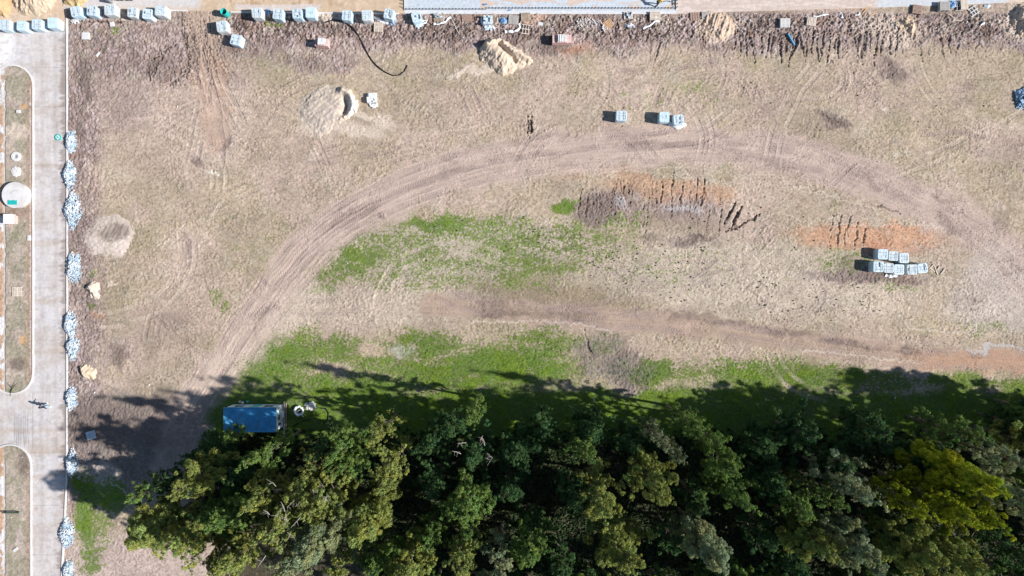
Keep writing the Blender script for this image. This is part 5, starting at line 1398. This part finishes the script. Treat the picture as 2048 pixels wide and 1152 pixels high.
TREES = [  # seen crown centre u, v, crown radius (plan px), height, foliage, proto, label
    (300, 1062, 68, 11.5, 'o', 4, 'big olive tree, leftmost of the forest, nearest the road'),
    (385, 965, 46, 12.5, 'o', 1, 'lit olive tree at the left slanting forest edge, above the leftmost big one'),
    (372, 1082, 68, 12.5, 'o', 6, 'broad olive tree whose foot stands by bare pink soil at the bottom left'),
    (285, 990, 34, 9.5, 'g', 3, 'small green tree tucked against the upper left side of the big leftmost tree'),
    (438, 1035, 58, 12.5, 'g', 0, 'green tree between the leftmost olive trees and the mid left forest'),
    (428, 912, 40, 7, 'd', 0, 'dark tree just below the left end of the blue cabin'),
    (385, 930, 36, 7, 'd', 3, 'low dark tree on the slanting forest edge left of the cabin'),
    (330, 965, 34, 8, 'd', 5, 'low dark tree filling the forest edge above the leftmost big tree'),
    (462, 872, 22, 6, 'g', 2, 'small tree whose tip overlaps the lower left corner of the blue cabin'),
    (524, 914, 33, 13, 'g', 2, 'green pointed tree right below the middle of the blue cabin'),
    (478, 958, 42, 9, 'd', 1, 'dark tree in the gap left of the mid left olive group'),
    (520, 1000, 40, 13, 'o', 0, 'olive tree with bare twigs at the left of the mid left group'),
    (600, 965, 50, 12.5, 'o', 3, 'olive tree below the black pipe, top of the mid left group'),
    (560, 1045, 52, 14, 'o', 6, 'tall olive tree with pale dead twigs, centre of the mid left group'),
    (645, 1005, 52, 14, 'o', 1, 'tall olive tree with twigs on the right of the mid left group'),
    (625, 1085, 56, 13.5, 's', 4, 'greyish olive tree near the bottom edge below the mid left group'),
    (492, 1108, 56, 12.5, 'o', 3, 'olive tree cut by the bottom edge right of the pink bare soil'),
    (440, 1128, 46, 11.5, 'o', 0, 'small olive tree cut by the bottom edge above the pink bare soil'),
    (570, 1140, 46, 12, 's', 6, 'grey twiggy tree cut by the bottom edge, next to the olive one'),
    (675, 1135, 44, 12, 'o', 5, 'fine leaved olive tree cut by the bottom edge left of the bright round crown'),
    (640, 894, 34, 13, 'd', 3, 'dark tree just below the white bulk bag'),
    (676, 908, 38, 13.5, 'g', 0, 'green tree standing below the white stone scatter'),
    (705, 928, 34, 13, 'g', 2, 'pointed green tree right of the one below the white stones'),
    (752, 872, 36, 12.5, 'o', 3, 'isolated olive crown at the forest front, right of the cabin pipes'),
    (772, 945, 52, 12.5, 'o', 5, 'open ragged olive tree under the isolated front crown'),
    (728, 1045, 56, 14, 'o', 4, 'brightest rounded yellow olive crown left of the dark forest middle'),
    (745, 1120, 44, 12, 'g', 0, 'green tree under the brightest rounded crown'),
    (812, 1140, 48, 12, 'o', 1, 'olive tree cut by the bottom edge right of the bright rounded crown'),
    (862, 885, 46, 8, 'd', 0, 'low dark tree behind the lone tall tip in the forest middle'),
    (946, 832, 26, 12.5, 'g', 2, 'lone narrow lit tip reaching into the shaded grass in the middle'),
    (905, 862, 36, 10, 'd', 3, 'dark tree left of the lone narrow lit tip'),
    (950, 908, 46, 10, 'd', 6, 'dark bluish tree under the lone narrow lit tip'),
    (1037, 905, 46, 10, 'd', 1, 'dark tree with a lit sprig, right of the lone narrow tip'),
    (1082, 868, 40, 8, 'd', 0, 'low dark tree at the forest front, above the black middle gap'),
    (1180, 862, 44, 8, 'd', 4, 'wide low dark tree at the forest front, below the dark trampled patch'),
    (862, 965, 48, 9, 'd', 5, 'dark tree left of the lit green tree in the forest middle'),
    (930, 1015, 54, 11.5, 'g', 1, 'lit green tree alone in the dark forest middle'),
    (1015, 975, 46, 9, 'd', 3, 'dark tree at the left rim of the black forest gap'),
    (1165, 905, 40, 12, 'g', 5, 'half lit tree with a bright sprig above the bright pair'),
    (1205, 1010, 54, 13.5, 'o', 6, 'bright olive tree, left one of the bright middle pair'),
    (1312, 972, 46, 13.5, 'o', 1, 'bright olive tree, right one of the bright middle pair'),
    (1150, 1000, 40, 11, 'd', 0, 'dark green tree against the left flank of the bright pair'),
    (1262, 885, 42, 8.5, 'd', 6, 'dark tree left of the pale silvery crown'),
    (1322, 878, 28, 11.5, 's', 5, 'small pale silvery grey crown near the forest front'),
    (1355, 910, 26, 10, 's', 5, 'smaller dim silvery tree below right of the pale silvery crown'),
    (1245, 1100, 56, 12.5, 'o', 1, 'round lit tree near the bottom edge below the bright middle pair'),
    (920, 1110, 50, 11, 'o', 3, 'ragged yellow green tree near the bottom edge in the middle left'),
    (860, 1075, 42, 9.5, 'g', 6, 'dim green tree between the bright rounded crown and the ragged one'),
    (1000, 1125, 46, 11, 's', 5, 'grey green feathery tree at the bottom edge in the middle'),
    (1065, 1095, 46, 11.5, 'g', 0, 'green tree at the bottom left of the small sunlit clearing'),
    (1130, 1135, 44, 10, 'd', 3, 'dark tree at the bottom edge below the small sunlit clearing'),
    (1060, 1045, 40, 8, 'd', 5, 'low dark tree above the small sunlit clearing'),
    (1385, 850, 28, 12.5, 'g', 2, 'narrow green tip at the forest front, right of the silvery crown'),
    (1420, 870, 30, 12, 'g', 3, 'lit green tree beside the narrow tip, slightly lower right'),
    (1452, 922, 38, 12.5, 'g', 0, 'green tree second in the diagonal chain down from the narrow tip'),
    (1475, 990, 46, 12.5, 'g', 6, 'green tree third in the diagonal chain, with an olive right side'),
    (1420, 1100, 58, 13, 's', 4, 'broad silvery tree near the bottom edge right of the middle'),
    (1395, 1000, 42, 9, 'd', 5, 'dark tree left of the third tree of the diagonal chain'),
    (1345, 1075, 44, 9, 'd', 3, 'dark tree between the round lit tree and the broad silvery one'),
    (1530, 895, 44, 8, 'd', 1, 'low dark tree right of the diagonal chain at the forest front'),
    (1605, 870, 48, 9, 'd', 6, 'dark tree at the forest front under the leaning dark crown'),
    (1595, 1002, 48, 11.5, 'g', 3, 'dim green tree with a lit right half, centre right'),
    (1545, 960, 44, 9, 'd', 0, 'dark tree between the chain and the dim centre right tree'),
    (1745, 862, 46, 10, 'd', 1, 'dark leafy tree with faint green rim at the forest front on the right'),
    (1680, 925, 46, 9, 'd', 4, 'broad dark tree above the pale centre right tree'),
    (1712, 975, 50, 12.5, 's', 6, 'pale grey green tree, brightest of the centre right'),
    (1655, 1000, 42, 10.5, 'g', 5, 'dull green tree hugging the left of the pale centre right tree'),
    (1642, 1085, 48, 12.5, 'o', 0, 'olive tree near the bottom edge below the pale centre right tree'),
    (1712, 1098, 52, 13, 's', 1, 'silvery olive tree near the bottom edge, right of the olive one'),
    (1590, 1130, 46, 10, 'd', 6, 'dark tree at the bottom edge left of the olive one'),
    (1520, 1075, 46, 9, 'd', 3, 'dark tree in the gap right of the broad silvery tree'),
    (1820, 1002, 42, 12, 'y', 3, 'small yellow green tree left of the brightest yellow one'),
    (1935, 955, 58, 14, 'y', 4, 'largest and brightest yellow tree at far right'),
    (1890, 1010, 46, 12.5, 'y', 0, 'yellow green tree just below left of the largest yellow one'),
    (1965, 1035, 46, 12.5, 'y', 6, 'yellow green tree just below right of the largest yellow one'),
    (1842, 1112, 54, 12.5, 'o', 1, 'olive tree near the bottom edge below the small yellow tree'),
    (1935, 1122, 54, 12.5, 'o', 6, 'olive tree near the bottom edge below the two yellow green trees'),
    (1925, 868, 50, 10.5, 'g', 5, 'feathery green tree at the forest front at far right'),
    (2005, 915, 46, 13, 's', 5, 'feathery grey tree at far right, right above the yellow ones'),
    (2036, 1000, 46, 13, 's', 1, 'grey tree cut by the right frame edge beside the yellow ones'),
    (2030, 1100, 46, 11, 'd', 3, 'dark tree in the bottom right corner'),
    (1850, 925, 46, 9, 'd', 0, 'dark tree left of the largest yellow tree'),
    (2045, 850, 36, 8.5, 'd', 6, 'dark tree cut by the right frame edge at the forest front'),
    (1785, 1060, 42, 9, 'd', 5, 'dark tree between the silvery olive and the right olive trees'),
    (1440, 1160, 40, 9, 'd', 0, 'dark tree under the broad silvery tree, cut by the bottom edge'),
]
twigged = {12, 13, 14, 17, 31}
def plant(u, v, rad, h, kind, proto, label, group='trees of the forest edge', twigs=False, n=0):
    h = h * {'d': 1.12, 'g': 1.27, 's': 1.36, 'o': 1.36, 'y': 1.36}[kind]
    if u < 480: h *= .78 if u < 345 else .84
    bu, bv = ground_uv(u, v, h * .72)
    cd_, td_, pr, ph = PROTO[proto]
    root = empty('tree', PX(bu, bv, gh(bu, bv))); tag(root, label, 'tree', group)
    R = random.Random(n * 17 + int(u))
    rz = R.uniform(0, 6.28)
    k = (HC - h * .72) / HC
    sxy = rad * k / S / pr * 1.12; sz = h / ph
    for nm, d_ in (('crown', cd_), ('trunk', td_)):
        o = bpy.data.objects.new(nm, d_); COL.objects.link(o); o.parent = root
        o.scale = (sxy * R.uniform(.95, 1.05) if nm == 'x' else sxy, sxy, sz); o.rotation_euler = (0, 0, rz)
        if nm == 'crown': o.material_slots[0].link = 'OBJECT'; o.material_slots[0].material = LEAF[kind]
    if twigs:
        for b in dead_twigs(n, h): b.build('dead_branch', TWIG, root)
for i, t in enumerate(TREES):
    plant(*t, twigs=i in twigged, n=i)
# the wood goes on beyond the frame: right and below
R9 = random.Random(21); k_ = 0
OUT = [(2110, 900), (2170, 960), (2095, 985), (2190, 870), (2150, 1060), (2240, 920), (2120, 830), (2250, 1010), (2090, 1190), (2210, 1120), (2300, 880), (2330, 980), (2370, 900), (2290, 1080), (2400, 1010)]
OUT += [(760 + 95 * i + R9.uniform(-20, 20), 1215 + R9.uniform(-12, 25)) for i in range(14)]
for i, (u, v) in enumerate(OUT):
    plant(u, v, R9.uniform(48, 60), R9.uniform(9, 12.5), R9.choice('oggds'), R9.randrange(7), 'forest tree standing beyond the right or lower border of the view', 'forest trees beyond the view', n=500 + i)

zone_f = lambda u, v: ss(v, 850, 900) * ss(u + .55 * (v - 800), 470, 520)
UG = mat('undergrowth_leaf', (1, 1, 1), .7, .1, 2, attr='albedo', trans=.2)
o = tufts('undergrowth', 30000, lambda u, v: zone_f(u, v) * ((v < 1080) | (u > 760)), .1, .5, .3, [(.05, .085, .03), (.035, .06, .025), (.07, .09, .03), (.03, .05, .02)], UG, blades=7, zone=(330, 2250, 850, 1260))
tag(o, kind='stuff')

# ------------------------------------------------------------------ people
SKIN = mat('skin', (.36, .21, .15), .6, .05, 5); HAIRM = mat('black_hair', (.015, .012, .012), .6, .1, 8)
NAVY = mat('navy_cloth', (.012, .022, .055), .85, .1, 8); JEAN = mat('light_jeans', (.36, .48, .62), .85, .12, 8); SHOE = mat('white_shoe', (.68, .68, .66), .6, .05, 8)
HIVIS = mat('yellow_cloth', (.72, .52, .08), .75, .1, 8); DARKC = mat('dark_trousers', (.05, .05, .055), .85, .1, 8)
def skinned(name, pts, edges, radii, m, parent, sub=1, root=0):
    me = bpy.data.meshes.new(name); me.from_pydata(pts, edges, []); me.materials.append(m)
    o = bpy.data.objects.new(name, me); COL.objects.link(o); o.parent = parent
    sk = o.modifiers.new('Skin', 'SKIN'); sk.use_smooth_shade = True
    ly = me.skin_vertices[0] if me.skin_vertices else None
    if ly is None:
        bpy.context.view_layer.objects.active = o; bpy.ops.mesh.customdata_skin_add(); ly = me.skin_vertices[0]
    for i, r in enumerate(radii):
        ly.data[i].radius = (r, r) if not isinstance(r, tuple) else r
        ly.data[i].use_root = (i == root)
    sb = o.modifiers.new('Subdivision', 'SUBSURF'); sb.levels = sub; sb.render_levels = sub
    return o
def person(u, v, rz, label, top, legs, shoe, bend=0.0, stride=.3, arms=(.2, -.25), z=.035, sleeves=True):
    root = empty('person', PX(u, v, z), rz); tag(root, label, 'person')
    B = lambda y, zz: (math.sin(bend) * max(0, zz - .95) + y, math.cos(bend) * max(0, zz - .95) + min(zz, .95))   # forward is +y
    def J(x, y, zz):
        yy, z2 = B(y, zz); return (x, yy, z2)
    s = stride
    P = {'pel': J(0, 0, .95), 'wa': J(0, .0, 1.08), 'ch': J(0, 0, 1.30), 'ne': J(0, .0, 1.46), 'he': J(0, .03, 1.56), 'ht': J(0, .03, 1.68),
         'shl': J(-.17, 0, 1.40), 'ell': J(-.24, arms[0] * .5, 1.14), 'wrl': J(-.22, arms[0] * 1.3 + .08, .93), 'hal': J(-.21, arms[0] * 1.45 + .10, .87),
         'shr': J(.17, 0, 1.40), 'elr': J(.24, arms[1] * .5, 1.14), 'wrr': J(.22, arms[1] * 1.0 + .04, .92), 'har': J(.21, arms[1] * 1.0 + .07, .86),
         'hil': (-.09, 0, .90), 'knl': (-.10, s * .55 + .03, .50), 'anl': (-.10, s * .75, .09), 'tol': (-.11, s * .75 + .17, .04),
         'hir': (.09, 0, .90), 'knr': (.10, -s * .25 + .05, .50), 'anr': (.10, -s * .85, .12), 'tor': (.11, -s * .85 + .16, .04)}
    K = list(P); E = [('pel', 'wa'), ('wa', 'ch'), ('ch', 'ne'), ('ne', 'he'), ('he', 'ht'), ('ch', 'shl'), ('shl', 'ell'), ('ell', 'wrl'), ('wrl', 'hal'), ('ch', 'shr'), ('shr', 'elr'), ('elr', 'wrr'), ('wrr', 'har'),
                      ('pel', 'hil'), ('hil', 'knl'), ('knl', 'anl'), ('anl', 'tol'), ('pel', 'hir'), ('hir', 'knr'), ('knr', 'anr'), ('anr', 'tor')]
    Rd = dict(pel=.12, wa=.11, ch=.13, ne=.055, he=.085, ht=.07, shl=.055, ell=.042, wrl=.028, hal=.036, shr=.055, elr=.042, wrr=.028, har=.036, hil=.08, knl=.055, anl=.04, tol=.035, hir=.08, knr=.055, anr=.04, tor=.035)
    pts = [P[k] for k in K]; rad = [Rd[k] for k in K]; ed = [(K.index(a), K.index(b)) for a, b in E]
    # five fingers each hand
    for hn, wr, sx in (('hal', 'wrl', -1), ('har', 'wrr', 1)):
        h0 = Vector(P[hn]); d = (h0 - Vector(P[wr])).normalized()
        for f in range(5):
            off = Vector((0, (f - 1.5) * .02, 0)) if f < 4 else Vector((-sx * .03, .03, .03))
            L = (.06, .07, .065, .05, .045)[f]
            a = h0 + d * (.02 if f < 4 else -.01) + off; b_ = a + d * L * .6; c = b_ + d * L * .4 + Vector((-sx * .02, 0, 0))
            n0 = len(pts); pts += [tuple(a), tuple(b_), tuple(c)]; rad += [.011, .009, .008]; ed += [(K.index(hn), n0), (n0, n0 + 1), (n0 + 1, n0 + 2)]
    skinned('body', pts, ed, rad, SKIN, root, 1)
    def sub(names, edges, rr, m, nm):
        q = [P[k] for k in names]; skinned(nm, q, [(names.index(a), names.index(b)) for a, b in edges], rr, m, root, 1)
    n1 = ['pel', 'wa', 'ch', 'shl', 'ell', 'wrl', 'shr', 'elr', 'wrr']
    sub(n1, [('pel', 'wa'), ('wa', 'ch'), ('ch', 'shl'), ('shl', 'ell'), ('ell', 'wrl'), ('ch', 'shr'), ('shr', 'elr'), ('elr', 'wrr')], [.15, .145, .165, .085, .065, .05, .085, .065, .05], top, 'jacket')
    n2 = ['pel', 'hil', 'knl', 'anl', 'hir', 'knr', 'anr']
    sub(n2, [('pel', 'hil'), ('hil', 'knl'), ('knl', 'anl'), ('pel', 'hir'), ('hir', 'knr'), ('knr', 'anr')], [.145, .105, .08, .062, .105, .08, .062], legs, 'trousers')
    for a, t in (('anl', 'tol'), ('anr', 'tor')):
        p, q = Vector(P[a]), Vector(P[t]); b = MB(); b.box(((p + q) / 2 + Vector((0, 0, -.015)))[:], (.10, .28, .09)); b.build('shoe', shoe, root)
    h = Vector(P['he']); b = MB()
    prof = [(.0, .155), (.06, .145), (.098, .10), (.108, .04), (.104, -.01), (.10, -.03)]
    n_ = 16
    for r_, zz in prof:
        for k in range(n_):
            t = 6.2832 * k / n_; b.v.append(h + Vector((r_ * .95 * math.cos(t), -.018 + r_ * 1.1 * math.sin(t) - (0.02 if zz < 0 else 0), zz + .03)))
    for i in range(5):
        for k in range(n_): b.f.append([i * n_ + k, i * n_ + (k + 1) % n_, (i + 1) * n_ + (k + 1) % n_, (i + 1) * n_ + k][::-1])
    b.build('hair', HAIRM, root, True)
    f = MB(); f.box((h + Vector((0, .10, -.01)))[:], (.025, .04, .05)); f.build('nose', SKIN, root)
    for x in (-.035, .035):
        e = MB(); e.box((h + Vector((x, .088, .025)))[:], (.022, .012, .012)); e.build('eye', HAIRM, root)
    return root
person(99, 811, math.radians(20), 'person in a dark navy jacket and light jeans walking on the side road', NAVY, JEAN, SHOE, .08, .34, (.35, -.35))
person(1313, 11, math.radians(-60), 'worker in yellow clothes bending forward on the concrete slab', HIVIS, DARKC, DARKC, .75, .2, (.45, .3), z=.07)
